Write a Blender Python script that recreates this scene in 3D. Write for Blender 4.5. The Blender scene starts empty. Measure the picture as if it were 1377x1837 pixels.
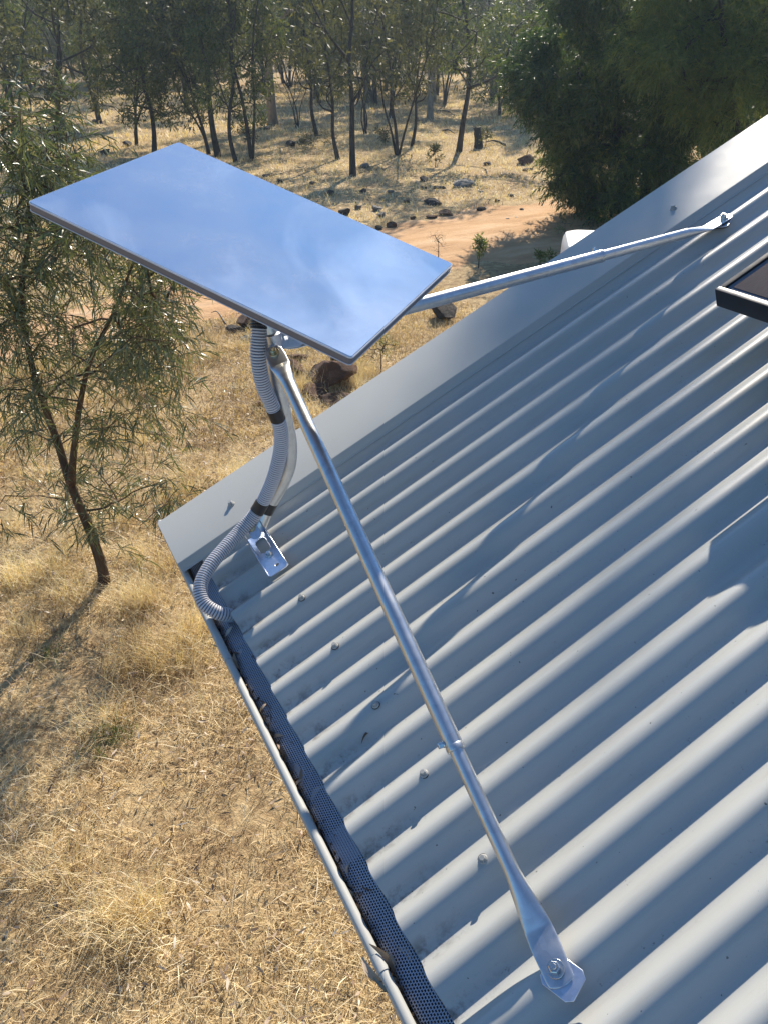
import bpy, bmesh, math, random
import numpy as np
from mathutils import Vector, Matrix
rng = np.random.default_rng(7)
random.seed(7)
sc = bpy.context.scene
COL = sc.collection
Z0 = 2.7                                    # height of the eave above the ground

# ------------------------------------------------------------------ camera, sky, sun, exposure
YAW, PITCH, FPX, PW, PH = 0.47515168, 0.55771637, 1380.19, 1377.0, 1837.0
CAM = np.array([-0.27527, -1.12360, 0.97405 + Z0])
FWD = np.array([math.sin(YAW)*math.cos(PITCH), math.cos(YAW)*math.cos(PITCH), -math.sin(PITCH)])
RGT = np.array([math.cos(YAW), -math.sin(YAW), 0.0])
UPV = np.cross(RGT, FWD)
cd = bpy.data.cameras.new('camera'); cam = bpy.data.objects.new('camera', cd); COL.objects.link(cam)
cd.sensor_fit = 'VERTICAL'; cd.sensor_height = 24.0; cd.sensor_width = 24.0*PW/PH
cd.lens = 24.0*FPX/PH; cd.clip_start = 0.02; cd.clip_end = 2000
cam.matrix_world = Matrix(((RGT[0], UPV[0], -FWD[0], CAM[0]), (RGT[1], UPV[1], -FWD[1], CAM[1]), (RGT[2], UPV[2], -FWD[2], CAM[2]), (0, 0, 0, 1)))
sc.camera = cam

SUN_AZ, SUN_EL = math.radians(40.1), math.radians(34.5)
SUND = np.array([math.sin(SUN_AZ)*math.cos(SUN_EL), math.cos(SUN_AZ)*math.cos(SUN_EL), math.sin(SUN_EL)])
world = bpy.data.worlds.new('World'); sc.world = world; world.use_nodes = True
wn = world.node_tree; wn.nodes.clear()
def N(nt, t, **kw):
    n = nt.nodes.new(t)
    for k, v in kw.items(): setattr(n, k, v)
    return n
wo = N(wn, 'ShaderNodeOutputWorld'); bg = N(wn, 'ShaderNodeBackground')
sky = N(wn, 'ShaderNodeTexSky', sky_type='NISHITA', sun_disc=False, sun_elevation=SUN_EL, sun_rotation=SUN_AZ)
sky.air_density = 1.0; sky.dust_density = 0.1; sky.ozone_density = 4.0; sky.altitude = 300
bg.inputs[1].default_value = 0.061
tc = N(wn, 'ShaderNodeTexCoord'); mp = N(wn, 'ShaderNodeMapping'); mp.inputs['Scale'].default_value = (1.6, 1.6, 3.0)
nz = N(wn, 'ShaderNodeTexNoise'); nz.inputs['Scale'].default_value = 3.0; nz.inputs['Detail'].default_value = 6; nz.inputs['Roughness'].default_value = 0.55; nz.inputs['Distortion'].default_value = 0.6
cr = N(wn, 'ShaderNodeValToRGB'); cr.color_ramp.elements[0].position = 0.47; cr.color_ramp.elements[1].position = 0.78
cr.color_ramp.elements[1].color = (0.55, 0.55, 0.55, 1)
mx = N(wn, 'ShaderNodeMix', data_type='RGBA', blend_type='ADD'); mx.inputs[7].default_value = (10.0, 10.6, 11.4, 1)
tint = N(wn, 'ShaderNodeMix', data_type='RGBA', blend_type='MULTIPLY'); tint.inputs[0].default_value = 1.0; tint.inputs[7].default_value = (0.45, 1.03, 1.40, 1)   # white balance set for the sun
L = wn.links.new
L(tc.outputs['Generated'], mp.inputs[0]); L(mp.outputs[0], nz.inputs['Vector']); L(nz.outputs['Fac'], cr.inputs[0])
sx_ = N(wn, 'ShaderNodeSeparateXYZ'); L(tc.outputs['Generated'], sx_.inputs[0])
hor = N(wn, 'ShaderNodeMapRange'); hor.inputs[1].default_value = 0.02; hor.inputs[2].default_value = 0.25; L(sx_.outputs[2], hor.inputs[0])
cm = N(wn, 'ShaderNodeMath', operation='MULTIPLY'); L(cr.outputs[0], cm.inputs[0]); L(hor.outputs[0], cm.inputs[1])
L(cm.outputs[0], mx.inputs[0]); L(sky.outputs[0], tint.inputs[6]); L(tint.outputs[2], mx.inputs[6]); L(mx.outputs[2], bg.inputs[0]); L(bg.outputs[0], wo.inputs[0])
sl = bpy.data.lights.new('sun', 'SUN'); sl.energy = 5.0; sl.angle = math.radians(0.53); sl.color = (1.0, 0.90, 0.76)
so = bpy.data.objects.new('sun', sl); COL.objects.link(so); so.location = (0, 0, 30)
so.rotation_euler = Vector(SUND).to_track_quat('Z', 'Y').to_euler()
sc.view_settings.view_transform = 'Standard'; sc.view_settings.look = 'None'; sc.view_settings.gamma = 1; sc.view_settings.exposure = 0.8
sc.view_settings.use_curve_mapping = False
sc.render.engine = 'CYCLES'
sc.cycles.max_bounces = 7; sc.cycles.diffuse_bounces = 3; sc.cycles.glossy_bounces = 4; sc.cycles.transparent_max_bounces = 8

# ------------------------------------------------------------------ frames and places
PHI = 0.42217
S_ = np.array([math.cos(PHI), 0, math.sin(PHI)]); Y_ = np.array([0, 1.0, 0]); N_ = np.array([-math.sin(PHI), 0, math.cos(PHI)])
ORG = np.array([0, 0, Z0])
def R(s, y, h=0.0): return ORG + s*S_ + y*Y_ + h*N_
def at(px, py, t): return CAM + t*(FWD + RGT*(px-PW/2)/FPX - UPV*(py-PH/2)/FPX)
def roof_at(px, py, h=0.0):
    d = at(px, py, 1.0) - CAM; t = (h - (CAM-ORG) @ N_)/(d @ N_); p = CAM + t*d - ORG
    return p @ S_, p[1]
VH = np.array([math.sin(YAW), math.cos(YAW)])
def gz(x, y):
    x = np.asarray(x, float); y = np.asarray(y, float)
    z = .05*np.sin(.35*x+.8)*np.sin(.31*y+.3) + .02*np.sin(1.1*x+2)*np.sin(.9*y+.7) + .012*np.sin(2.9*x+y)*np.sin(2.3*y-.6*x)
    d = x*VH[0] + y*VH[1]; e = np.clip(d-40, 0, 160)
    return z + .00035*e*e + np.clip(d-200, 0, None)*.11
def ground_at(px, py):
    d = at(px, py, 1.0) - CAM; z = 0.0
    for _ in range(25):
        t = (z - CAM[2])/d[2]; p = CAM + t*d; z = .5*z + .5*float(gz(p[0], p[1]))
    return np.array([p[0], p[1], float(gz(p[0], p[1]))])

# ------------------------------------------------------------------ mesh helpers
class Geo:
    def __init__(s): s.v = []; s.f = []; s.n = 0; s.t = []; s.hast = False
    def add(s, v, *faces, tint=None):
        v = np.asarray(v, float).reshape(-1, 3)
        for f in faces: s.f.append(np.asarray(f, np.int64) + s.n)
        s.v.append(v); s.n += len(v)
        if tint is None: s.t.append(np.full(len(v), .5))
        else: s.t.append(np.broadcast_to(tint, (len(v),)).astype(float)); s.hast = True
        return s
    def mesh(s, name, mat, smooth=False, auto=None):
        me = bpy.data.meshes.new(name)
        v = np.concatenate(s.v); me.vertices.add(len(v)); me.vertices.foreach_set('co', v.ravel().astype(np.float32))
        fs = [f for f in s.f if len(f)]
        li = np.concatenate([f.ravel() for f in fs]); tot = np.concatenate([np.full(len(f), f.shape[1]) for f in fs])
        st = np.concatenate([[0], np.cumsum(tot)[:-1]])
        me.loops.add(len(li)); me.loops.foreach_set('vertex_index', li.astype(np.int32))
        me.polygons.add(len(tot)); me.polygons.foreach_set('loop_start', st.astype(np.int32)); me.polygons.foreach_set('loop_total', tot.astype(np.int32))
        if s.hast:
            a = me.attributes.new('tint', 'FLOAT', 'POINT'); a.data.foreach_set('value', np.concatenate(s.t).astype(np.float32))
        me.update(calc_edges=True); me.validate()
        for m in (mat if isinstance(mat, (list, tuple)) else [mat]): me.materials.append(m)
        if smooth: me.polygons.foreach_set('use_smooth', np.ones(len(me.polygons), bool))
        if auto: me.set_sharp_from_angle(angle=math.radians(auto))
        return me
def obj(name, me, parent=None, M=None):
    o = bpy.data.objects.new(name, me); COL.objects.link(o)
    M = Matrix.Identity(4) if M is None else M
    if parent is not None:
        P = PW_MAT[parent.name]; o.parent = parent; o.matrix_basis = P.inverted() @ M
    else: o.matrix_basis = M
    PW_MAT[o.name] = M
    return o
PW_MAT = {}
def tag(o, label=None, cat=None, group=None, kind=None):
    for k, v in (('label', label), ('category', cat), ('group', group), ('kind', kind)):
        if v: o[k] = v
    return o
def thing(name, loc, label, cat, group=None, rz=0.0):
    return tag(obj(name, None, None, Matrix.Translation(Vector(loc)) @ Matrix.Rotation(rz, 4, 'Z')), label, cat, group)
def frame(o, x, y, z):
    return Matrix(((x[0], y[0], z[0], o[0]), (x[1], y[1], z[1], o[1]), (x[2], y[2], z[2], o[2]), (0, 0, 0, 1)))
ROOF = frame(ORG, S_, Y_, N_)
def unit(v): v = np.asarray(v, float); return v/(np.linalg.norm(v)+1e-12)
def spline(pts, n):
    p = np.asarray(pts, float); P = np.vstack([2*p[0]-p[1], p, 2*p[-1]-p[-2]]); out = []; m = len(p)-1
    for u in np.linspace(0, m-1e-9, n):
        i = int(u); t = u-i; a, b, c, d = P[i:i+4]
        out.append(.5*(2*b + (c-a)*t + (2*a-5*b+4*c-d)*t*t + (3*b-a-3*c+d)*t**3))
    return np.array(out)
def resample(p, n):
    p = np.asarray(p, float); d = np.concatenate([[0], np.cumsum(np.linalg.norm(np.diff(p, axis=0), axis=1))])
    u = np.linspace(0, d[-1], n); return np.stack([np.interp(u, d, p[:, k]) for k in range(3)], 1), d[-1]
def loft(path, ra, rb, sides=16, ref=(0, 0, 1.0), caps=True):
    """tube with elliptic sections: ra across, rb along the ref-side normal"""
    p = np.asarray(path, float); n = len(p); T = np.gradient(p, axis=0); T /= np.linalg.norm(T, axis=1)[:, None]+1e-12
    ra = np.broadcast_to(ra, (n,)); rb = np.broadcast_to(rb, (n,)); ref = np.broadcast_to(np.asarray(ref, float), (n, 3))
    nn = ref - (ref*T).sum(1)[:, None]*T; l = np.linalg.norm(nn, axis=1); bad = l < 1e-3
    if bad.any(): nn[bad] = np.cross(T[bad], [1.0, .3, .1])
    nn /= np.linalg.norm(nn, axis=1)[:, None]; bb = np.cross(T, nn)
    a = np.arange(sides)*2*np.pi/sides
    v = p[:, None, :] + bb[:, None, :]*(np.cos(a)[None, :, None]*ra[:, None, None]) + nn[:, None, :]*(np.sin(a)[None, :, None]*rb[:, None, None])
    i = np.arange(n-1)[:, None]*sides; j = np.arange(sides)[None, :]; k = (j+1) % sides
    q = np.stack([i+j, i+k, i+sides+k, i+sides+j], -1).reshape(-1, 4)
    fs = [q]
    if caps: fs += [np.arange(sides)[::-1][None, :], (np.arange(sides)+(n-1)*sides)[None, :]]
    return v.reshape(-1, 3), fs
def ref_tube(path, r, sides=8, caps=True):
    """parallel-transport tube for twisting paths"""
    p = np.asarray(path, float); n = len(p); T = np.gradient(p, axis=0); T /= np.linalg.norm(T, axis=1)[:, None]+1e-12
    u = unit(np.cross(T[0], [.31, .95, .02] if abs(T[0][1]) < .9 else [1, 0, .1])); U = []
    for t in T: u = unit(u - (u@t)*t); U.append(u)
    return loft(p, r, r, sides, np.array(U), caps)
def bmesh_obj(name, bm, mat, parent=None, M=None, auto=40):
    me = bpy.data.meshes.new(name); bm.normal_update(); bm.to_mesh(me); bm.free(); me.materials.append(mat)
    me.polygons.foreach_set('use_smooth', np.ones(len(me.polygons), bool)); me.set_sharp_from_angle(angle=math.radians(auto))
    return obj(name, me, parent, M)
def bm_box(sx, sy, sz, bev=0.0, seg=2, c=(0, 0, 0)):
    bm = bmesh.new(); bmesh.ops.create_cube(bm, size=1.0)
    bmesh.ops.scale(bm, vec=(sx, sy, sz), verts=bm.verts); bmesh.ops.translate(bm, vec=c, verts=bm.verts)
    if bev: bmesh.ops.bevel(bm, geom=bm.edges[:], offset=bev, segments=seg, affect='EDGES', profile=.6)
    return bm
def plate(outline, holes, thick, bev=.0006):
    """flat plate with holes (2-D outlines) as a mesh, z from 0 to thick"""
    cu = bpy.data.curves.new('plate', 'CURVE'); cu.dimensions = '2D'; cu.fill_mode = 'BOTH'; cu.extrude = thick/2-bev; cu.bevel_depth = bev; cu.bevel_resolution = 1
    for pts in [outline]+list(holes):
        sp = cu.splines.new('POLY'); sp.points.add(len(pts)-1); sp.use_cyclic_u = True
        for i, q in enumerate(pts): sp.points[i].co = (q[0], q[1], 0, 1)
    o = bpy.data.objects.new('plate', cu); COL.objects.link(o); dg = bpy.context.evaluated_depsgraph_get()
    me = bpy.data.meshes.new_from_object(o.evaluated_get(dg)); bpy.data.objects.remove(o); bpy.data.curves.remove(cu)
    me.transform(Matrix.Translation((0, 0, thick/2))); me.materials.clear(); return me
def circ(r, n=20, c=(0, 0), a0=0, a1=2*np.pi): return [(c[0]+r*math.cos(a), c[1]+r*math.sin(a)) for a in np.linspace(a0, a1, n, endpoint=(a1-a0 < 6.2))]
def rrect(x, y, r, n=6):
    out = []
    for cx, cy, a in ((x-r, y-r, 0), (-x+r, y-r, 90), (-x+r, -y+r, 180), (x-r, -y+r, 270)):
        out += [(cx+r*math.cos(math.radians(a+90*k/n)), cy+r*math.sin(math.radians(a+90*k/n))) for k in range(n+1)]
    return out
def lathe(prof, sides=20):
    """revolve (r, z) profile round z"""
    p = np.array(prof, float); path = np.stack([0*p[:, 0], 0*p[:, 0], p[:, 1]], 1); n = len(p); a = np.arange(sides)*2*np.pi/sides
    v = np.stack([p[:, 0][:, None]*np.cos(a), p[:, 0][:, None]*np.sin(a), np.repeat(p[:, 1][:, None], sides, 1)], -1).reshape(-1, 3)
    i = np.arange(n-1)[:, None]*sides; j = np.arange(sides)[None, :]; k = (j+1) % sides
    return v, [np.stack([i+j, i+k, i+sides+k, i+sides+j], -1).reshape(-1, 4), np.arange(sides)[::-1][None, :], (np.arange(sides)+(n-1)*sides)[None, :]]

# ------------------------------------------------------------------ materials
def mat(name):
    m = bpy.data.materials.new(name); m.use_nodes = True; nt = m.node_tree
    return m, nt, nt.nodes['Principled BSDF'], nt.nodes['Material Output']
def ramp(nt, stops, fac=None, interp='LINEAR'):
    r = N(nt, 'ShaderNodeValToRGB'); r.color_ramp.interpolation = interp; e = r.color_ramp.elements
    while len(e) < len(stops): e.new(.5)
    for k, (p, c) in enumerate(stops): e[k].position = p; e[k].color = (*c, 1) if not np.isscalar(c) else (c, c, c, 1)
    if fac is not None: nt.links.new(fac, r.inputs[0])
    return r.outputs[0]
def noise(nt, scale, detail=4, rough=.55, vec=None, dist=0.0, out='Fac', stretch=None):
    n = N(nt, 'ShaderNodeTexNoise'); n.inputs['Scale'].default_value = scale; n.inputs['Detail'].default_value = detail; n.inputs['Roughness'].default_value = rough; n.inputs['Distortion'].default_value = dist
    if vec is None: vec = N(nt, 'ShaderNodeTexCoord').outputs['Object']
    if stretch is not None:
        mpn = N(nt, 'ShaderNodeMapping'); mpn.inputs['Scale'].default_value = stretch; nt.links.new(vec, mpn.inputs[0]); vec = mpn.outputs[0]
    nt.links.new(vec, n.inputs['Vector']); return n.outputs[out]
def mixc(nt, fac, a, b, mode='MIX'):
    m = N(nt, 'ShaderNodeMix', data_type='RGBA', blend_type=mode)
    for i, x in ((0, fac), (6, a), (7, b)):
        if hasattr(x, 'links'): nt.links.new(x, m.inputs[i])
        else: m.inputs[i].default_value = x if i == 0 else (*x, 1)
    return m.outputs[2]
def bump(nt, h, strength=.3, dist=.01):
    b = N(nt, 'ShaderNodeBump'); b.inputs['Strength'].default_value = strength; b.inputs['Distance'].default_value = dist
    nt.links.new(h, b.inputs['Height']); return b.outputs[0]
def leafmat(name, stops, rough=.38, trans=.35, spec=.5):
    m, nt, b, o = mat(name)
    a = N(nt, 'ShaderNodeAttribute', attribute_name='tint'); c = ramp(nt, stops, a.outputs['Fac'])
    nt.links.new(c, b.inputs['Base Color']); b.inputs['Roughness'].default_value = rough; b.inputs['Specular IOR Level'].default_value = spec
    t = N(nt, 'ShaderNodeBsdfTranslucent'); g = mixc(nt, 1.0, c, (1.25, 1.2, .55), 'MULTIPLY'); nt.links.new(g, t.inputs[0])
    x = N(nt, 'ShaderNodeMixShader'); x.inputs[0].default_value = trans
    nt.links.new(b.outputs[0], x.inputs[1]); nt.links.new(t.outputs[0], x.inputs[2]); nt.links.new(x.outputs[0], o.inputs[0]); return m
def simple(name, col, rough=.5, metal=0.0, var=.12, scale=30, coat=0.0, bumps=0.0):
    m, nt, b, o = mat(name); n = noise(nt, scale, 5)
    c = ramp(nt, [(.25, tuple(x*(1-var) for x in col)), (.75, tuple(min(1, x*(1+var)) for x in col))], n)
    nt.links.new(c, b.inputs['Base Color']); b.inputs['Metallic'].default_value = metal
    nt.links.new(ramp(nt, [(.3, max(.02, rough*.85)), (.7, min(1, rough*1.15))], n), b.inputs['Roughness'])
    if coat: b.inputs['Coat Weight'].default_value = coat; b.inputs['Coat Roughness'].default_value = .12
    if bumps: nt.links.new(bump(nt, n, bumps, .002), b.inputs['Normal'])
    return m

def make_paint(name, col, dirt=True, r0=.33, spec=.5):
    m, nt, b, o = mat(name)
    co = N(nt, 'ShaderNodeTexCoord').outputs['Object']
    big = noise(nt, 2.2, 4, vec=co); c = ramp(nt, [(.3, tuple(x*.94 for x in col)), (.7, tuple(x*1.04 for x in col))], big)
    if dirt:
        streak = noise(nt, 6.0, 6, .65, vec=co, stretch=(1.2, 9, 1))
        c = mixc(nt, ramp(nt, [(.52, 0.0), (.8, .28)], streak), c, (.26, .23, .18))
        sp = N(nt, 'ShaderNodeSeparateXYZ'); nt.links.new(co, sp.inputs[0])
        # dirt that settles in the valleys and thins away from the eave (x along the slope, y across the ribs)
        w = N(nt, 'ShaderNodeMath', operation='MULTIPLY_ADD'); w.inputs[1].default_value = 2*math.pi/.0762; w.inputs[2].default_value = 2*math.pi*.48; nt.links.new(sp.outputs[1], w.inputs[0])
        cs = N(nt, 'ShaderNodeMath', operation='COSINE'); nt.links.new(w.outputs[0], cs.inputs[0])
        val = ramp(nt, [(0.0, 1.0), (.55, 0.0)], N_add(nt, cs.outputs[0], .5, .5))
        fine = noise(nt, 160, 6, .75, vec=co); mid = noise(nt, 9, 3, .5, vec=co, stretch=(1, 3, 1))
        d1 = ramp(nt, [(.60, 0.0), (.68, 1.0)], fine); d2 = ramp(nt, [(.46, 0.0), (.62, 1.0)], mid)
        eave = ramp(nt, [(.0, 1.0), (.14, .16), (1.0, .07)], sp.outputs[0])
        k = mul(nt, mul(nt, d1, d2), val); k2 = mul(nt, mul(nt, ramp(nt, [(.45, 0.0), (.62, .8)], noise(nt, 40, 5, .7, vec=co)), val), ramp(nt, [(0.0, 1.0), (.10, 0.0)], sp.outputs[0]))
        c = mixc(nt, mul(nt, k, .75), c, (.035, .03, .025)); c = mixc(nt, k2, c, (.07, .045, .03))
        sk = ramp(nt, [(.755, 0.0), (.765, .9)], noise(nt, 130, 2, .5, vec=co)); c = mixc(nt, mul(nt, sk, .8), c, (.03, .028, .025))
    nt.links.new(c, b.inputs['Base Color'])
    nt.links.new(ramp(nt, [(.3, r0), (.7, r0+.08)], noise(nt, 14, 4, vec=co)), b.inputs['Roughness'])
    b.inputs['Specular IOR Level'].default_value = spec
    nt.links.new(bump(nt, noise(nt, 3.0, 2, vec=co), .12, .004), b.inputs['Normal'])
    return m
def N_add(nt, x, m, a):
    n = N(nt, 'ShaderNodeMath', operation='MULTIPLY_ADD'); n.inputs[1].default_value = m; n.inputs[2].default_value = a; nt.links.new(x, n.inputs[0]); return n.outputs[0]
def mul(nt, a, b):
    n = N(nt, 'ShaderNodeMath', operation='MULTIPLY')
    for i, x in enumerate((a, b)):
        if hasattr(x, 'links'): nt.links.new(x, n.inputs[i])
        else: n.inputs[i].default_value = x
    return n.outputs[0]
M_roof = make_paint('roof_paint', (.41, .415, .39))
M_trim = make_paint('trim_paint', (.41, .415, .39), dirt=False, r0=.5, spec=.25)
M_screw = simple('screw_paint', (.36, .36, .34), .35, var=.1)
def make_galv(name, col, rough, spangle=90, streak=False):
    m, nt, b, o = mat(name); co = N(nt, 'ShaderNodeTexCoord').outputs['Object']
    v = N(nt, 'ShaderNodeTexVoronoi'); v.inputs['Scale'].default_value = spangle; nt.links.new(co, v.inputs['Vector'])
    s = N(nt, 'ShaderNodeSeparateColor'); nt.links.new(v.outputs['Color'], s.inputs[0])
    n = noise(nt, 35, 5, .6, vec=co)
    c = ramp(nt, [(0, tuple(x*.93 for x in col)), (1, tuple(min(1, x*1.06) for x in col))], s.outputs[0])
    c = mixc(nt, ramp(nt, [(.55, 0.0), (.8, .25)], n), c, tuple(x*.6 for x in col))
    nt.links.new(c, b.inputs['Base Color']); b.inputs['Metallic'].default_value = 1.0
    nt.links.new(ramp(nt, [(.2, rough*.75), (.8, rough*1.3)], n), b.inputs['Roughness'])
    nt.links.new(bump(nt, n, .03, .0006), b.inputs['Normal'])
    return m
M_galv = make_galv('galvanised_steel', (.60, .62, .64), .36)
M_zinc = make_galv('zinc_plate', (.66, .70, .78), .33, 260)
M_bolt = make_galv('bolt_steel', (.62, .62, .60), .25, 400)
M_brass = make_galv('yellow_zinc_bolt', (.62, .54, .36), .3, 400)
M_black = simple('black_tape', (.016, .017, .02), .38, bumps=.2, scale=200)
M_rubber = simple('rubber', (.03, .03, .032), .7)
M_conduit = leafmat('conduit_shaded_grooves', [(.3, (.15, .15, .18)), (.7, (.56, .56, .60))], .4, .02, .4)  # shade between the ribs is put into the darker groove colour
M_guard = simple('gutter_guard_mesh', (.37, .38, .43), .35, metal=.35, scale=12)
M_trough = simple('gutter_inside', (.10, .09, .075), .8, scale=20, var=.4)
M_timber = simple('fascia_timber', (.30, .28, .25), .7)
M_wall = simple('wall_cladding', (.48, .46, .40), .6, scale=5)
M_white = simple('white_plastic', (.80, .80, .77), .42, var=.04, scale=6)
def make_face():
    # glossy reflective film under a thin veil of dust
    m, nt, b, o = mat('antenna_face'); co = N(nt, 'ShaderNodeTexCoord').outputs['Object']
    b.inputs['Base Color'].default_value = (.72, .79, .88, 1); b.inputs['Metallic'].default_value = 1.0
    nt.links.new(ramp(nt, [(.3, .010), (.7, .016)], noise(nt, 300, 3, vec=co)), b.inputs['Roughness'])
    d = N(nt, 'ShaderNodeBsdfDiffuse'); d.inputs[0].default_value = (.62, .64, .66, 1)
    x = N(nt, 'ShaderNodeMixShader'); big = noise(nt, 5, 4, .6, vec=co); fine = noise(nt, 900, 2, .6, vec=co)
    nt.links.new(mul(nt, ramp(nt, [(.35, .20), (.75, .40)], big), ramp(nt, [(.3, .75), (.7, 1.0)], fine)), x.inputs[0])
    nt.links.new(b.outputs[0], x.inputs[1]); nt.links.new(d.outputs[0], x.inputs[2]); nt.links.new(x.outputs[0], o.inputs[0]); return m
M_face = make_face()
M_rim = simple('antenna_rim', (.15, .145, .16), .45, var=.05, scale=40)
M_edge = simple('antenna_edge', (.62, .63, .67), .3, var=.04)
M_frame = simple('black_anodised', (.022, .023, .027), .34, metal=.3, scale=30, var=.25)
def make_cell():
    m, nt, b, o = mat('solar_cell'); co = N(nt, 'ShaderNodeTexCoord').outputs['Object']
    c = ramp(nt, [(.35, (.010, .010, .022)), (.7, (.030, .026, .050))], noise(nt, 60, 4, .6, vec=co, stretch=(1, 12, 1)))
    nt.links.new(c, b.inputs['Base Color']); b.inputs['Roughness'].default_value = .7; b.inputs['Specular IOR Level'].default_value = .04; return m
M_cell = make_cell()
M_back = simple('panel_backsheet', (.16, .17, .20), .7); M_back.node_tree.nodes['Principled BSDF'].inputs['Specular IOR Level'].default_value = .04
def make_bark(name, a, bcol, c3, scale=9):
    m, nt, b, o = mat(name); co = N(nt, 'ShaderNodeTexCoord').outputs['Object']
    n = noise(nt, scale, 8, .65, vec=co, stretch=(1, 1, .25)); nt.links.new(ramp(nt, [(.25, a), (.55, bcol), (.8, c3)], n), b.inputs['Base Color'])
    b.inputs['Roughness'].default_value = .85; nt.links.new(bump(nt, n, .8, .02), b.inputs['Normal']); return m
M_bark_dark = make_bark('dark_bark', (.012, .010, .009), (.040, .031, .025), (.08, .062, .05))
M_bark_brown = make_bark('brown_bark', (.025, .016, .010), (.10, .058, .032), (.17, .115, .07), 25)
M_bark_pale = make_bark('pale_bark', (.11, .085, .06), (.30, .24, .18), (.46, .40, .32), 5)
M_leaf_near = leafmat('wattle_leaf', [(0, (.040, .062, .030)), (.45, (.092, .122, .060)), (.75, (.15, .175, .09)), (1, (.28, .26, .15))], .30, .32, .65)
M_leaf_bush = leafmat('bush_leaf', [(0, (.020, .048, .018)), (.45, (.055, .100, .032)), (.8, (.13, .175, .042)), (1, (.24, .25, .06))], .42, .42)
M_leaf_lightbush = leafmat('light_wattle_leaf', [(0, (.05, .085, .022)), (.5, (.12, .17, .042)), (1, (.27, .29, .07))], .40, .46)
M_leaf_gum = leafmat('gum_leaf', [(0, (.034, .054, .022)), (.5, (.085, .112, .040)), (1, (.20, .20, .065))], .55, .42, .3)
M_leaf_dull = leafmat('casuarina_leaf', [(0, (.036, .046, .024)), (.5, (.080, .088, .042)), (1, (.17, .155, .075))], .55, .36, .3)
M_leaf_lime = leafmat('sapling_leaf', [(0, (.06, .09, .025)), (.5, (.12, .16, .04)), (1, (.20, .22, .07))], .4, .4)
M_grass = leafmat('dry_grass', [(0, (.12, .07, .032)), (.22, (.34, .225, .12)), (.5, (.70, .53, .29)), (.8, (.86, .72, .45)), (1, (.90, .81, .62))], .55, .28, .3)
M_green = leafmat('green_grass', [(0, (.07, .10, .02)), (1, (.16, .20, .05))], .5, .35)
M_litter = leafmat('leaf_litter', [(0, (.07, .045, .03)), (.35, (.26, .17, .11)), (.7, (.52, .42, .31)), (1, (.74, .68, .58))], .5, .15)
def make_rock(name, a, b2, c3):
    m, nt, b, o = mat(name); co = N(nt, 'ShaderNodeTexCoord').outputs['Object']
    n = noise(nt, 4.5, 10, .72, vec=co); nt.links.new(ramp(nt, [(.30, a), (.48, b2), (.68, c3)], n), b.inputs['Base Color'])
    b.inputs['Roughness'].default_value = .88; nt.links.new(bump(nt, noise(nt, 5, 10, .75, vec=co), 1.0, .14), b.inputs['Normal']); return m
M_rock_red = make_rock('red_rock', (.06, .032, .020), (.17, .085, .05), (.28, .16, .10))
M_rock_dark = make_rock('dark_rock', (.02, .018, .017), (.06, .05, .045), (.14, .11, .09))
M_rock_grey = make_rock('grey_rock', (.09, .085, .075), (.22, .21, .19), (.36, .35, .32))
M_rock_pale = make_rock('pale_stone', (.34, .32, .28), (.56, .53, .48), (.74, .71, .66))
M_char = make_bark('charred_wood', (.006, .006, .006), (.02, .018, .016), (.05, .045, .04), 6)
M_lichen = simple('yellow_lichen', (.42, .38, .05), .8, var=.3)
def make_ground():
    m, nt, b, o = mat('dry_ground'); co = N(nt, 'ShaderNodeTexCoord').outputs['Object']
    a = noise(nt, .55, 6, .6, vec=co); bn = noise(nt, 9, 8, .7, vec=co, dist=.8); f = noise(nt, 60, 6, .75, vec=co)
    c = ramp(nt, [(.28, (.10, .062, .035)), (.42, (.42, .295, .155)), (.58, (.66, .50, .275)), (.8, (.80, .66, .40))], bn)
    c = mixc(nt, ramp(nt, [(.42, 0.0), (.68, .55)], a), c, (.24, .155, .085))
    c = mixc(nt, ramp(nt, [(.45, 0.0), (.75, .6)], f), c, (.09, .06, .035))
    c = mixc(nt, ramp(nt, [(.60, 0.0), (.70, .5)], noise(nt, .23, 3, vec=co)), c, (.36, .20, .10))
    nt.links.new(c, b.inputs['Base Color']); b.inputs['Roughness'].default_value = .95; b.inputs['Specular IOR Level'].default_value = .1
    nt.links.new(bump(nt, bn, 1.0, .05), b.inputs['Normal']); return m
M_ground = make_ground()
def make_track():
    m, nt, b, o = mat('bare_earth'); co = N(nt, 'ShaderNodeTexCoord').outputs['Object']
    c = ramp(nt, [(.3, (.42, .245, .125)), (.5, (.58, .36, .19)), (.75, (.72, .52, .33))], noise(nt, 1.1, 8, .62, vec=co, stretch=(.45, 1.6, 1)))
    c = mixc(nt, ramp(nt, [(.56, 0.0), (.75, .6)], noise(nt, 14, 7, .7, vec=co)), c, (.30, .17, .09))
    nt.links.new(c, b.inputs['Base Color']); b.inputs['Roughness'].default_value = .95; b.inputs['Specular IOR Level'].default_value = .1
    nt.links.new(bump(nt, noise(nt, 6, 8, .7, vec=co, stretch=(.4, 1.5, 1)), .8, .05), b.inputs['Normal']); return m
M_track = make_track()

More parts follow.
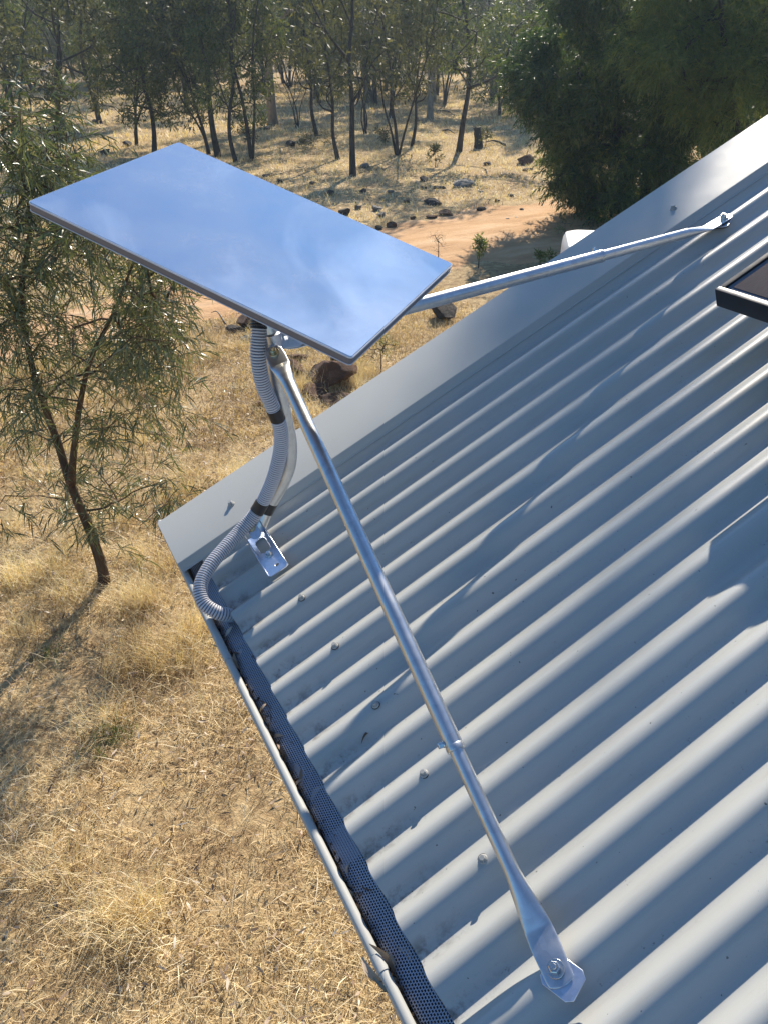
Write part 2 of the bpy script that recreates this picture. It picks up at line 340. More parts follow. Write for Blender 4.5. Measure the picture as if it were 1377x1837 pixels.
# ------------------------------------------------------------------ ground and track (the setting)
def axis(lo, hi, c0, c1, step, grow):
    v = list(np.arange(c0, c1, step)); d = step; a = v[-1]
    while a < hi: d *= grow; a += d; v.append(a)
    d = step; a = v[0]; pre = []
    while a > lo: d *= grow; a -= d; pre.append(a)
    return np.array(pre[::-1]+v)
gx = axis(-140, 330, -4, 16, .14, 1.07); gy = axis(-95, 380, -2, 20, .14, 1.07)
XX, YY = np.meshgrid(gx, gy); g = Geo()
ii = (np.arange(len(gy)-1)[:, None]*len(gx)+np.arange(len(gx)-1)[None, :]).ravel()
g.add(np.stack([XX.ravel(), YY.ravel(), gz(XX, YY).ravel()], 1), np.stack([ii, ii+1, ii+len(gx)+1, ii+len(gx)], 1))
tag(obj('ground', g.mesh('ground', M_ground, True)), kind='structure')
TR = spline([(26, 17.5, 0), (18, 15.2, 0), (12.5, 13.6, 0), (9.5, 13.0, 0), (7.3, 12.8, 0), (5, 12.1, 0), (3, 11.3, 0), (0, 10.6, 0), (-4, 10.4, 0), (-12, 11.5, 0)], 200)
TRW = np.interp(TR[:, 0], [-4, 3, 6, 9, 14], [.85, 1.0, 1.7, 2.1, 1.8])
def track_d(x, y):
    d = np.hypot(x[:, None]-TR[None, :, 0], y[:, None]-TR[None, :, 1]); k = d.argmin(1); return d[np.arange(len(x)), k]/TRW[k]
tn = np.gradient(TR[:, :2], axis=0); tn = np.stack([-tn[:, 1], tn[:, 0]], 1); tn /= np.linalg.norm(tn, axis=1)[:, None]
w_ = np.linspace(-1.35, 1.35, 30); P = TR[:, None, :2] + tn[:, None, :]*(w_[None, :, None]*TRW[:, None, None])
wob = .22*np.sin(P[..., 0]*2.1+1)*np.sin(P[..., 1]*1.7) + .16*np.sin(P[..., 0]*5.3)*np.cos(P[..., 1]*4.7+P[..., 0]) + rng.normal(0, .05, P.shape[:2])
zz = gz(P[..., 0], P[..., 1]) + .03*np.clip(1-(np.abs(w_)[None, :]+wob)**2, -1.2, 1) - .05*np.exp(-((np.abs(w_)-.42)/.16)**2)[None, :]*.35 + .02*np.clip(1-np.abs(w_)[None]*1.2, 0, 1)
g = Geo(); nw = len(w_); ii = (np.arange(len(TR)-1)[:, None]*nw+np.arange(nw-1)[None, :]).ravel()
g.add(np.concatenate([P, zz[..., None]], -1).reshape(-1, 3), np.stack([ii, ii+1, ii+nw+1, ii+nw], 1)[:, ::-1])
tag(obj('dirt_track', g.mesh('dirt_track', M_track, True)), kind='structure')

# ------------------------------------------------------------------ the house
RIDGE = 3.6; YF, YB = 0.47, -6.6
house = thing('house', (RIDGE*S_[0], -3.2, 0), 'low house with pale grey corrugated steel roof, barge capping and eave gutter', 'house')
PIT = .0762; AMP = .0098; CREST = 2*AMP     # ribs rise from the valley plane h = 0
def sheet(y0, y1, lift, s0=0.0, s1=RIDGE-.02):
    n = int(round((y0-y1)/PIT*18)); y = np.linspace(y0, y1, n+1); c = np.cos(2*np.pi*(y/PIT+.48))
    h = AMP*(1+c) - .0004*(np.cos(6*np.pi*(y/PIT+.48))-1) + lift
    ss = np.array([s0, s0+.3, 1.0, 2.0, s1]); g = Geo(); m = len(ss)
    for dz in (0, -.0009):
        v = np.stack([np.repeat(ss[:, None], n+1, 1), np.repeat(y[None], m, 0), np.repeat(h[None]+dz, m, 0)], -1).reshape(-1, 3)
        i = (np.arange(m-1)[:, None]*(n+1)+np.arange(n)[None]).ravel(); q = np.stack([i, i+n+1, i+n+2, i+1], 1)
        g.add(v, q if dz else q[:, ::-1])
    o = m*(n+1); e = np.arange(n); g.f.append(np.stack([e, e+1, e+1+o, e+o], 1))
    return g
y0 = PIT*3.9; k = 0
while y0 > YB:
    y1 = max(y0-PIT*10-.04, YB); me = sheet(y0, y1, .0014*(k % 2)).mesh('roof_sheet', M_roof, True, 60)
    obj('roof_sheet', me, house, ROOF); y0 -= PIT*10; k += 1
# far slope as mirrored sheets
MIR = Matrix.Translation((2*RIDGE*S_[0], 0, 0)) @ Matrix.Scale(-1, 4, (1, 0, 0)) @ ROOF
y0 = PIT*4.4; k = 0
far_me = sheet(PIT*4.4, YB, 0).mesh('roof_sheet', M_roof, True, 60); far_me.flip_normals(); obj('roof_sheet', far_me, house, MIR)
def extrude(prof, s0, s1, thick=.0011, ax=(0, 1, 2)):
    """profile of (y, h) extruded along s, given thickness"""
    p = np.array(prof, float); d = np.gradient(p, axis=0); nrm = np.stack([-d[:, 1], d[:, 0]], 1); nrm /= np.linalg.norm(nrm, axis=1)[:, None]
    ring = np.concatenate([p, (p-nrm*thick)[::-1]]); n = len(ring)
    v = np.concatenate([np.concatenate([np.full((n, 1), s), ring], 1) for s in (s0, s1)])
    j = np.arange(n); kk = (j+1) % n; g = Geo(); h = len(p); i = np.arange(h-1)
    g.add(v, np.stack([j, kk, kk+n, j+n], 1), np.stack([i, i+1, n-2-i, n-1-i], 1)[:, ::-1], np.stack([i, i+1, n-2-i, n-1-i], 1)+n); return g
def fold(pts, r=.0022, n=3):
    pts = [np.array(q, float) for q in pts]; out = [pts[0]]
    for a, b, c in zip(pts[:-2], pts[1:-1], pts[2:]):
        u, w = unit(a-b), unit(c-b); p, q = b+u*r, b+w*r
        for t in np.linspace(0, 1, n+1): out.append((1-t)**2*p + 2*t*(1-t)*b + t*t*q)
    return out+[pts[-1]]
def recalc(me):
    bm = bmesh.new(); bm.from_mesh(me); bmesh.ops.recalc_face_normals(bm, faces=bm.faces[:]); bm.to_mesh(me); bm.free(); return me
BP = fold([(.2515, .0150), (.2560, .0168), (.2665, .0310), (.4510, .0310), (.4510, -.115), (.440, -.127)])
for Mx in (ROOF, MIR):
    me = recalc(extrude(BP, -.047, RIDGE-.001).mesh('barge_capping', M_trim, True, 50)); obj('barge_capping', me, house, Mx)
RC = fold([(-.15, -.046), (-.14, -.032), (0, .032), (.14, -.032), (.15, -.046)])
rc = extrude([(a, b) for a, b in RC], YB, YF+.012); me = recalc(rc.mesh('ridge_capping', M_trim, True, 50))
obj('ridge_capping', me, house, frame(R(RIDGE, 0, 0)+np.array([0, 0, .012]), (0, 1, 0), (1, 0, 0), (0, 0, 1)))
# gutter: (x, z) profile extruded along y
lip = R(-.0532, 0, .006) - ORG; lx, lz = lip[0]+.0085, lip[2]-.002
a = np.linspace(math.radians(250), math.radians(-20), 12)
GPR = [(.028, -.030), (.028, -.100), (.020, -.108), (lx+.022, -.104), (lx+.004, -.078)] + [(lx+.0066*math.cos(t)*1.0, lz+.0050*math.sin(t)) for t in a[::1]]
gp = fold(GPR[:6], .012)[:-1]+GPR[5:]
gut = obj('gutter', recalc(extrude(gp, YB, .497, .0012).mesh('gutter', M_trim, True, 40)), house, frame(ORG, (0, 1, 0), (1, 0, 0), (0, 0, 1)))
# end cap of the gutter
g = Geo(); poly = np.array([(x, .4965, z) for x, z in gp]); g.add(np.concatenate([poly, poly+[0, .0015, 0]]), np.arange(len(poly))[None], (np.arange(len(poly))+len(poly))[None, ::-1])
obj('end_cap', g.mesh('end_cap', M_trim), gut, Matrix.Translation(ORG))
bm = bm_box(.034, 7.0, .006, c=(.006, -3.08, -.094)); bmesh_obj('gutter_silt', bm, M_trough, gut, Matrix.Translation(ORG))
# strap clips over the lip
for yy in (-.03, -.66, -1.3, .47):
    aa = np.linspace(math.radians(235), math.radians(0), 12); cl = [(lx+.0078*math.cos(t), lz+.0062*math.sin(t)) for t in aa]
    obj('gutter_strap', recalc(extrude(cl, yy-.011 if yy != -.03 else yy-.012, yy+.011 if yy != -.03 else yy+.17, .0009).mesh('gutter_strap', M_trim, True, 40)), gut, frame(ORG, (0, 1, 0), (1, 0, 0), (0, 0, 1)))
# perforated guard, two lengths that overlap
def guard(y0, y1, lift):
    rows = 13; pitch = .0043; n = int((y0-y1)/pitch); u = np.linspace(0, 1, rows+1)
    def pos(uu, y):
        x = .012 - uu*.041; z = -.0070 - .024*uu**1.02 + lift + .0009*np.sin(y*19+uu*3) + .0005*np.sin(y*47); return np.stack([x, y, z], -1)
    r, c = np.meshgrid(np.arange(rows), np.arange(n), indexing='ij'); r = r.ravel(); c = c.ravel()
    yc = y0 - (c+.5*(r % 2))*pitch; v = []
    hx, hy = .30, .33
    o = [(-.5, -.5), (.5, -.5), (.5, .5), (-.5, .5)]; ih = [(-hx, -hy), (hx, -hy), (hx, hy), (-hx, hy)]
    for du, dy in o+ih: v.append(pos((r+.5+du)/rows, yc+dy*pitch))
    V = np.stack(v, 1); b = np.arange(len(r))[:, None]*8; g = Geo()
    q = np.concatenate([b+np.array([[i, (i+1) % 4, 4+(i+1) % 4, 4+i]]) for i in range(4)]); g.add(V.reshape(-1, 3), q); return g
for a0, a1, lf in ((.30, -.52, 0), (-.46, -2.2, .0022)):
    tag(obj('gutter_guard', guard(a0, a1, lf).mesh('gutter_guard', M_guard), gut, Matrix.Translation(ORG)), kind='stuff')
# walls, fascia, soffit under the roof
bmesh_obj('fascia', bm_box(.022, YF-YB-.06, .15, .002, c=(.042, (YF+YB)/2, -.105)), M_timber, house, Matrix.Translation(ORG))
bmesh_obj('fascia', bm_box(.022, YF-YB-.06, .15, .002, c=(2*RIDGE*S_[0]-.042, (YF+YB)/2, -.075)), M_timber, house, Matrix.Translation(ORG))
xw0, xw1 = .80, 2*RIDGE*S_[0]-.80; zr = Z0+RIDGE*S_[2]-.16; ze = Z0+.80*math.tan(PHI)-.12
for yy in (.12, YB+.3):
    g = Geo(); pr = [(xw0, 0), (xw1, 0), (xw1, ze), ((xw0+xw1)/2, zr), (xw0, ze)]; p = np.array([(x, yy, z-.1*(z == 0)) for x, z in pr]); p2 = p-[0, .1, 0]
    i = np.arange(5); g.add(np.concatenate([p, p2]), i[None], i[None, ::-1]+5, np.stack([i, (i+1) % 5, (i+1) % 5+5, i+5], 1)); obj('wall', recalc(g.mesh('wall', M_wall)), house)
for xx in (xw0+.05, xw1-.05): bmesh_obj('wall', bm_box(.1, .12-YB-.5, ze+.1, 0, c=(xx, (.02+YB+.3)/2, ze/2-.05)), M_wall, house)
# roofing screws
BS1, BS2 = roof_at(415, 904, .033), roof_at(1207, 373, .033)
def screw_geo(r=.0055, hh=.006, wr=.0085):
    v, f = lathe([(wr*.96, 0), (wr, .0012), (wr*.93, .0028), (r*1.25, .0036)], 16); g = Geo(); g.add(v, *f)
    v, f = lathe([(r*1.3, .0034), (r*1.3, .0046), (r, .0048), (r, .0048+hh*.85), (r*.86, .0048+hh)], 6); g.add(v, *f); return g
scr_me = screw_geo().mesh('roof_screw', M_screw, True, 35); scr_big = screw_geo(.0065, .007, .0105).mesh('roof_screw', M_screw, True, 35)
v, f = lathe([(.0092, -.0012), (.0098, -.0004), (.0096, .0006), (.006, .0008)], 16); g = Geo(); g.add(v, *f); wash_me = g.mesh('washer', M_rubber, True, 40)
for n in (0, -2, -4, -6, -8, -12, -14, -16, -18, -20, -24):
    y = PIT*(n-.48)+random.uniform(-.003, .002)
    scw = obj('roof_screw', scr_me, house, ROOF @ Matrix.Translation((.131+random.uniform(-.002, .002), y, CREST+.0002)) @ Matrix.Scale(.76, 4) @ Matrix.Rotation(random.uniform(-.12, .12)+.1, 4, 'X') @ Matrix.Rotation(random.random()*6, 4, 'Z')); obj('washer', wash_me, scw, PW_MAT[scw.name])
for n in range(-2, -40, -2):
    obj('roof_screw', scr_me, house, ROOF @ Matrix.Translation((2.75, PIT*(n-.48), CREST)))
for s, yy in ((BS1[0], BS1[1]), (BS2[0], BS2[1]), (2.78, BS2[1])): obj('roof_screw', scr_big, house, ROOF @ Matrix.Translation((s, yy, .0312)) @ Matrix.Scale(.8, 4) @ Matrix.Rotation(s, 4, 'Z'))

# ------------------------------------------------------------------ bolts, braces, mast
def bolt_mesh(name, m, r=.0065, hh=.006, wash=.011, stud=0.0):
    v, f = lathe([(wash, 0), (wash, .0016), (wash*.97, .002)], 20); g = Geo(); g.add(v, *f)
    v, f = lathe([(r, .0018), (r, .0018+hh), (r*.85, .0018+hh*1.12)], 6); g.add(v, *f)
    if stud: v, f = lathe([(r*.5, .002), (r*.5, .002+hh+stud), (r*.4, .003+hh+stud)], 12); g.add(v, *f)
    return g.mesh(name, m, True, 35)
def aim(o, z, xr=(1, .2, .1)):
    z = unit(z); x = unit(np.cross(np.cross(z, xr), z)); return frame(o, x, np.cross(z, x), z)
MAST = [at(462, 948, 1.625), at(478, 912, 1.618), at(494, 885, 1.603), at(508, 858, 1.585), at(517, 830, 1.565), at(518, 793, 1.53), at(509, 748, 1.485), at(497, 676, 1.425), at(485, 605, 1.372), at(470, 540, 1.347), at(458, 487, 1.327)]
mast = thing('antenna_mast', R(.12, .14, CREST), 'bent galvanised steel mast rising from its slotted roof bracket to the white antenna', 'mast')
mp_ = spline(MAST, 60); v, f = ref_tube(mp_, .0168, 28); g = Geo(); g.add(v, *f); obj('pole', g.mesh('pole', M_galv, True, 50), mast)
_c = np.array([roof_at(*q, CREST+.003) for q in ((435, 957), (477, 946), (516, 1014), (484, 1034))]); BRS, BRY = _c.mean(0); _d = _c[:2].mean(0)-_c[2:].mean(0); BRA = math.atan2(-_d[0], _d[1])
# slotted channel bracket on the roof crests
bs, by = BRS, BRY; hw, hl = .0215, .082
hole = [(-.0125, .002)] + circ(.0125, 9, (0, .002), math.pi, 2*math.pi)[1:-1] + [(.0125, .002), (.0125, .030)] + circ(.0125, 9, (0, .030), 0, math.pi)[1:-1] + [(-.0125, .030)]
pm = plate([(-hw, -hl+.004), (-hw+.004, -hl), (hw-.004, -hl), (hw, -hl+.004), (hw, .06), (-hw, .06)], [hole[::-1], circ(.0048, 14, (.004, -.062))[::-1]], .0026)
pm.materials.append(M_zinc)
YAWB = BRA; BR = ROOF @ Matrix.Translation((bs, by, CREST+.0022)) @ Matrix.Rotation(YAWB, 4, 'Z')
base = obj('base_bracket', pm, mast, BR)
for sx in (-1, 1):
    prof = [(-hl+.006, .004), (-hl+.03, .0065), (.0, .010), (.035, .018), (.055, .030), (.082, .033), (.086, .026), (.083, .0), (-hl+.004, .0)]
    me = plate(prof, [], .0024); me.materials.append(M_zinc)
    obj('flange', me, base, BR @ frame((sx*(hw+.0006)-.0012, 0, 0), (0, 1, 0), (0, 0, 1), (1, 0, 0)))
pl = plate(rrect(.011, .016, .009), [], .003); pl.materials.append(M_zinc)
obj('lug', pl, base, BR @ frame((0, .050, .019), (1, 0, 0), unit((0, .75, .66)), unit((0, -.66, .75))))
obj('bolt', bolt_mesh('bolt', M_brass, .0062, .005, .0085), base, BR @ frame((0, .055, .026), (1, 0, 0), unit((0, .75, .66)), unit((0, -.66, .75))))
obj('bolt', bolt_mesh('bolt', M_bolt, .0052, .006, .0085), base, BR @ Matrix.Translation((.001, -.022, .0026)))

def brace(label, top, foot, tabn_top, tabn_foot, join, r1, r2, foot_len, plate_rot, set_screw, tabw=.0165):
    """telescopic stay: flattened tabs at both ends, thick tube slid over a thin one"""
    top = np.asarray(top); foot = np.asarray(foot); t = thing('brace_stay', foot, label, 'brace', 'stays bracing the antenna mast')
    a = foot + unit(top-foot - ((top-foot)@N_)*N_)*foot_len + N_*.004
    d = unit(top-a); Lg = np.linalg.norm(top-a); jp = a + d*Lg*join
    # inner tube with foot tab
    st = np.array([-foot_len-.0165, -foot_len-.0145, -foot_len-.010, -foot_len*.5, -.012, 0.0, .012, .028, .045, .065, .09]); ra = np.array([.005, .0115, .0158, .0175, .0175, .0172, .0165, .0145, .0125, r2*1.05, r2]); rb = np.array([.0015, .0016, .0016, .0016, .0017, .0025, .0045, .0068, .0088, r2*.98, r2])
    fd = unit(a-foot); path = [foot - fd*.0175, foot-fd*.0155, foot-fd*.010, foot+fd*foot_len*.5, a-fd*.012, a+d*.001] + [a+d*x for x in st[6:]] + [jp+d*.02]
    ra = np.r_[ra, r2]; rb = np.r_[rb, r2]
    g = Geo(); p2 = []; A = []; B = []
    sp = spline(path, 90); ia = np.interp(np.linspace(0, len(path)-1, 90), np.arange(len(path)), ra); ib = np.interp(np.linspace(0, len(path)-1, 90), np.arange(len(path)), rb)
    v, f = loft(sp, ia, ib, 28, tabn_foot); g.add(v, *f); inner = obj('inner_tube', g.mesh('inner_tube', M_galv, True, 55), t)
    # outer tube with top tab
    e = [top+d*.0175, top+d*.0155, top+d*.008, top-d*.010, top-d*.028, top-d*.031, top-d*.040, top-d*.056, top-d*.075, top-d*.10, jp+d*.1, jp]
    ra = [.004, tabw*.55, tabw*.92, tabw*1.05, tabw*1.06, tabw*1.05, .0160, .0146, r1*1.04, r1, r1, r1]; rb = [.0015, .0016, .0017, .0017, .0018, .0030, .0062, .0098, r1*.98, r1, r1, r1]
    x = np.linspace(0, len(e)-1, 150); sp = np.stack([np.interp(x, np.arange(len(e)), np.array(e)[:, q]) for q in range(3)], 1); g = Geo(); v, f = loft(sp, np.interp(x, np.arange(len(e)), ra), np.interp(x, np.arange(len(e)), rb), 28, tabn_top); g.add(v, *f)
    outer = obj('outer_tube', g.mesh('outer_tube', M_galv, True, 55), t)
    v, f = lathe([(r2, -.001), (r1*1.02, -.0005), (r1*1.05, .001), (r1*1.05, .006), (r1*1.0, .0075)], 28); g = Geo(); g.add(v, *f); obj('collar', g.mesh('collar', M_galv, True, 40), t, aim(jp, d))
    obj('set_screw', bolt_mesh('set_screw', M_bolt, .0042, .006, .005), t, aim(jp+d*.013+unit(set_screw-(set_screw@d)*d)*r1*.97, set_screw-(set_screw@d)*d))
    # foot plate
    c = .007; w = .0225; oc = [(w-c, -w), (w, -w+c), (w, w-c), (w-c, w), (-w+c, w), (-w, w-c), (-w, -w+c), (-w+c, -w)]
    me = plate([(x*.82, y*.95) for x, y in oc], [], .0024); me.materials.append(M_zinc); fm = ROOF @ Matrix.Translation(((foot-ORG)@S_, (foot-ORG)[1], (foot-ORG)@N_)) @ Matrix.Rotation(plate_rot, 4, 'Z')
    obj('foot_plate', me, t, fm @ Matrix.Translation((-.002, -.009, -.0055)))
    me = plate([(x*.77, y*.9) for x, y in oc], [], .003); me.materials.append(M_rubber); obj('rubber_pad', me, t, fm @ Matrix.Translation((-.002, -.009, -.0088)))
    obj('foot_bolt', bolt_mesh('foot_bolt', M_bolt, .0068, .0062, .0105, .002), t, fm @ Matrix.Translation((0, 0, .0016)))
    return t, top, d
s1, y1 = roof_at(995, 1738, CREST+.012); F1 = R(s1, y1, CREST+.0092)
T1 = at(493, 634, 1.352); tocam = unit(CAM-T1)
b1, _, d1 = brace('long stay in front, running from the mast top down to the near roof crest', T1, F1, tocam, N_, .232, .0122, .0098, .042, math.radians(20), -RGT+UPV*.1)
obj('top_bolt', bolt_mesh('top_bolt', M_brass, .0060, .006, .0095, .005), b1, aim(T1+unit(tocam-(tocam@d1)*d1)*.0018, tocam-(tocam@d1)*d1))
s2, y2 = roof_at(1297, 391, CREST+.010); F2 = R(s2, y2, CREST+.0092)
T2 = at(516, 608, 1.40)
b2, _, d2 = brace('right hand stay running up the slope from under the white antenna', T2, F2, tocam*.6+np.array([0, -.3, .6]), N_, .30, .0135, .0112, .05, math.radians(-60), UPV+.1*FWD, .021)
# gusset plate between mast and the right-hand stay
me = plate([(-.02, -.016), (.02, -.020), (.062, -.004), (.062, .012), (.0, .022), (-.02, .018)], [rrect(.004, .004, .001, 2)[::-1]], .003); me.materials.append(M_zinc)
gd = unit(d2-0.0); gx_ = -d2; gn = unit(tocam - (tocam@gx_)*gx_)
obj('gusset', me, mast, frame(at(513, 606, 1.392), gx_, np.cross(gn, gx_), gn))
v, f = lathe([(.0172, -.02), (.0195, -.019), (.0195, .019), (.0172, .02)], 28); g = Geo(); g.add(v, *f); obj('clamp_band', g.mesh('clamp_band', M_zinc, True, 40), mast, aim(at(487, 612, 1.376), mp_[44]-mp_[40]))

# ------------------------------------------------------------------ antenna
DC = np.array([.144, .172, .686])+ORG; DX = unit([.595, -.75, -.289]); DN = unit(np.array([.0745, -.3066, .949])); DN = unit(DN-(DN@DX)*DX); DY = np.cross(DN, DX)
DM = frame(DC, DX, DY, DN)
dish = thing('satellite_antenna', DC-DN*.05, 'flat white rectangular antenna panel tilted on top of the steel mast', 'antenna')
hx, hy = .2968, .1913
def stack(rings):
    """closed solid from stacked rounded rectangles (x, y, r, z)"""
    g = Geo(); vs = [np.array([(a, b, z) for a, b in rrect(x, y, r)]) for x, y, r, z in rings]; n = len(vs[0]); j = np.arange(n); kk = (j+1) % n
    fs = [np.stack([j+i*n, kk+i*n, kk+(i+1)*n, j+(i+1)*n], 1) for i in range(len(vs)-1)]
    g.add(np.concatenate(vs), *fs, j[::-1][None], (j+(len(vs)-1)*n)[None]); return g
fc = stack([(hx-.0016, hy-.0016, .0055, -.0022), (hx-.0016, hy-.0016, .0055, -.0006), (hx-.0022, hy-.0022, .005, 0)]); me = recalc(fc.mesh('face_plate', M_face, True, 30)); obj('face_plate', me, dish, DM)
eg = stack([(hx-.0002, hy-.0002, .007, -.0034), (hx, hy, .007, -.0022), (hx-.0003, hy-.0003, .0068, -.0012), (hx-.0013, hy-.0013, .006, -.0008)]); obj('edge_trim', recalc(eg.mesh('edge_trim', M_edge, True, 40)), dish, DM)
rm = stack([(hx-.007, hy-.007, .010, -.0150), (hx-.0012, hy-.0012, .007, -.0142), (hx-.0006, hy-.0006, .007, -.0120), (hx-.0006, hy-.0006, .007, -.0034)]); obj('rim', recalc(rm.mesh('rim', M_rim, True, 40)), dish, DM)
lo = stack([(hx-.0012, hy-.0012, .007, -.0158), (hx-.0002, hy-.0002, .007, -.0152), (hx-.0002, hy-.0002, .007, -.0143), (hx-.0012, hy-.0012, .007, -.0140)]); obj('lower_trim', recalc(lo.mesh('lower_trim', M_edge, True, 40)), dish, DM)
bk = stack([(.17, .10, .03, -.040), (.20, .12, .03, -.037), (hx-.02, hy-.02, .012, -.0165), (hx-.006, hy-.006, .010, -.0154)]); obj('rear_housing', recalc(bk.mesh('rear_housing', M_rim, True, 30)), dish, DM)
so_d = unit(MAST[-1]-MAST[-3]); v, f = lathe([(.0178, -.05), (.0215, -.048), (.0215, .03), (.024, .045)], 28); g = Geo(); g.add(v, *f); sk = obj('mount_socket', g.mesh('mount_socket', M_rim, True, 40), dish, aim(MAST[-1], so_d))
bmesh_obj('mount_block', bm_box(.09, .07, .04, .006, c=(0, 0, -.055)), M_rim, dish, DM)

# ------------------------------------------------------------------ corrugated conduit
cond = thing('cable_conduit', R(.0, .06, 0), 'ribbed grey flexible conduit looping from the antenna down into the gutter', 'conduit')
CP = [(466, 556, 1.342), (464.5, 600, 1.352), (464, 645, 1.368), (472, 688, 1.395), (487, 724, 1.425), (502, 762, 1.462), (504.5, 800, 1.497), (495, 845, 1.532), (480, 884, 1.565), (459, 921, 1.592), (432, 952, 1.588), (404, 983, 1.565), (378, 1014, 1.54), (361, 1048, 1.52), (364, 1079, 1.508), (386, 1097, 1.508), (408, 1103, 1.520), (426, 1106, 1.548), (440, 1108, 1.59)]
cpath, clen = resample(spline([at(*q) for q in CP], 300), 165*8)
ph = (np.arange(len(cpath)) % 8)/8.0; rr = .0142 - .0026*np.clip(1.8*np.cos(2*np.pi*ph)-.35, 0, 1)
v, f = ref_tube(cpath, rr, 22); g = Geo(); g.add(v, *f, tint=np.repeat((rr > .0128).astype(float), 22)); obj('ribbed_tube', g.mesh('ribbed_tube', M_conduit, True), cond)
def band(i0, i1, r, name='tape_band', path=None):
    p = (cpath if path is None else path)[i0:i1]; n = len(p); rad = np.full(n, r); rad[0] -= .0012; rad[-1] -= .0012
    v, f = ref_tube(p, rad, 24); g = Geo(); g.add(v, *f); return obj(name, g.mesh(name, M_black, True, 50), cond)
def near_i(px, py, path):
    d = path-CAM; z = d@FWD; x = PW/2+FPX*(d@RGT)/z; y = PH/2-FPX*(d@UPV)/z; return int(np.argmin((x-px)**2+(y-py)**2))
i = near_i(502, 740, cpath); band(i-22, i+22, .0149)
i = near_i(467, 909, cpath); band(i-25, i+25, .0149)
i = near_i(465, 590, cpath)
p = cpath[max(0, i-75):i]; n = len(p); v, f = ref_tube(p, .0148+.0006*np.cos(np.arange(n)*2*np.pi/8), 24); g = Geo(); g.add(v, *f); obj('boot', g.mesh('boot', M_black, True, 60), cond)
i = near_i(480, 912, mp_); mfine, _ = resample(mp_, 400); i = near_i(481, 909, mfine); band(i-11, i+11, .0178, path=mfine)

# ------------------------------------------------------------------ solar panel
pan = thing('solar_panel', R(1.85, -.68, 0), 'dark framed solar panel raised on rails above the corrugated roof', 'solar panel')
s0, s1_, yA, yB, hb, ht = 1.037, 2.70, -.174, -1.22, .142, .177
PM = ROOF @ Matrix.Translation((0, 0, 0))
fw = .011
for (sa, sb, ya, yb) in ((s0, s0+fw, yB, yA), (s1_-fw, s1_, yB, yA)):
    bmesh_obj('frame_rail', bm_box(sb-sa, yA-yB, ht-hb, .0012, c=((sa+sb)/2, (ya+yb)/2, (hb+ht)/2)), M_frame, pan, PM)
for yc in (yA-fw/2, yB+fw/2):
    bmesh_obj('frame_rail', bm_box(s1_-s0-2*fw-.001, fw, ht-hb, .0012, c=((s0+s1_)/2, yc, (hb+ht)/2)), M_frame, pan, PM)
bmesh_obj('backsheet', bm_box(s1_-s0-2*fw, yA-yB-2*fw, .005, 0, c=((s0+s1_)/2, (yA+yB)/2, ht-.0075)), M_back, pan, PM)
cw = .156; cbm = bm_box(cw, cw, .0012, 0); cme = bpy.data.meshes.new('solar_cell'); cbm.to_mesh(cme); cbm.free(); cme.materials.append(M_cell)
for i in range(10):
    for j in range(6):
        obj('solar_cell', cme, pan, PM @ Matrix.Translation((s0+.022+cw/2+i*.1605, yA-.020-cw/2-j*.1605, ht-.0042)))
for s in (1.35, 2.35):
    bmesh_obj('mounting_rail', bm_box(.04, 1.3, .04, .002, c=(s, -.70, hb-.021)), M_galv, pan, PM)
    for y in (PIT*-4.48, PIT*-9.48, PIT*-14.48): bmesh_obj('rail_foot', bm_box(.04, .03, .080, .002, c=(s+.042, y, CREST+.040)), M_galv, pan, PM)

# ------------------------------------------------------------------ plants
def leaves(cent, n, rad, ln, wd, droop, rg, tint, spread=1.0, long_=False, flat=False):
    """n leaves round each centre; long_ = curved sickle (6 verts), else diamond (4 verts)"""
    c = np.repeat(cent, n, 0); m = len(c); off = rg.normal(0, 1, (m, 3)); off /= (np.linalg.norm(off, axis=1)**.35)[:, None]; off *= rad*.55
    d = rg.normal(0, 1, (m, 3))*spread; d[:, 2] -= droop; d += off/rad*.6; d /= np.linalg.norm(d, axis=1)[:, None]
    w = np.cross(d, rg.normal(0, 1, (m, 3))); w /= np.linalg.norm(w, axis=1)[:, None]+1e-9; u = np.cross(d, w)
    l = (ln*rg.uniform(.6, 1.25, m))[:, None]; h = (wd*rg.uniform(.7, 1.2, m))[:, None]*.5; b = c+off
    tt = np.clip(rg.normal(tint, .2, m), 0, 1)
    if long_:
        cu = (rg.uniform(-.16, .16, m))[:, None]*l
        V = np.stack([b, b+d*l*.33+w*h+u*cu*.7, b+d*l*.33-w*h+u*cu*.7, b+d*l*.68+w*h*.8+u*cu*.75, b+d*l*.68-w*h*.8+u*cu*.75, b+d*l-np.array([0, 0, 1.])*l*.06], 1)
        k = np.arange(m)[:, None]*6; return V.reshape(-1, 3), [k+np.array([[0, 2, 1]]), k+np.array([[3, 4, 5]]), k+np.array([[1, 2, 4, 3]])], np.repeat(tt, 6)
    V = np.stack([b, b+d*l*.45+w*h, b+d*l, b+d*l*.45-w*h], 1); k = np.arange(m)[:, None]*4
    return V.reshape(-1, 3), [k+np.array([[0, 1, 2, 3]])], np.repeat(tt, 4)
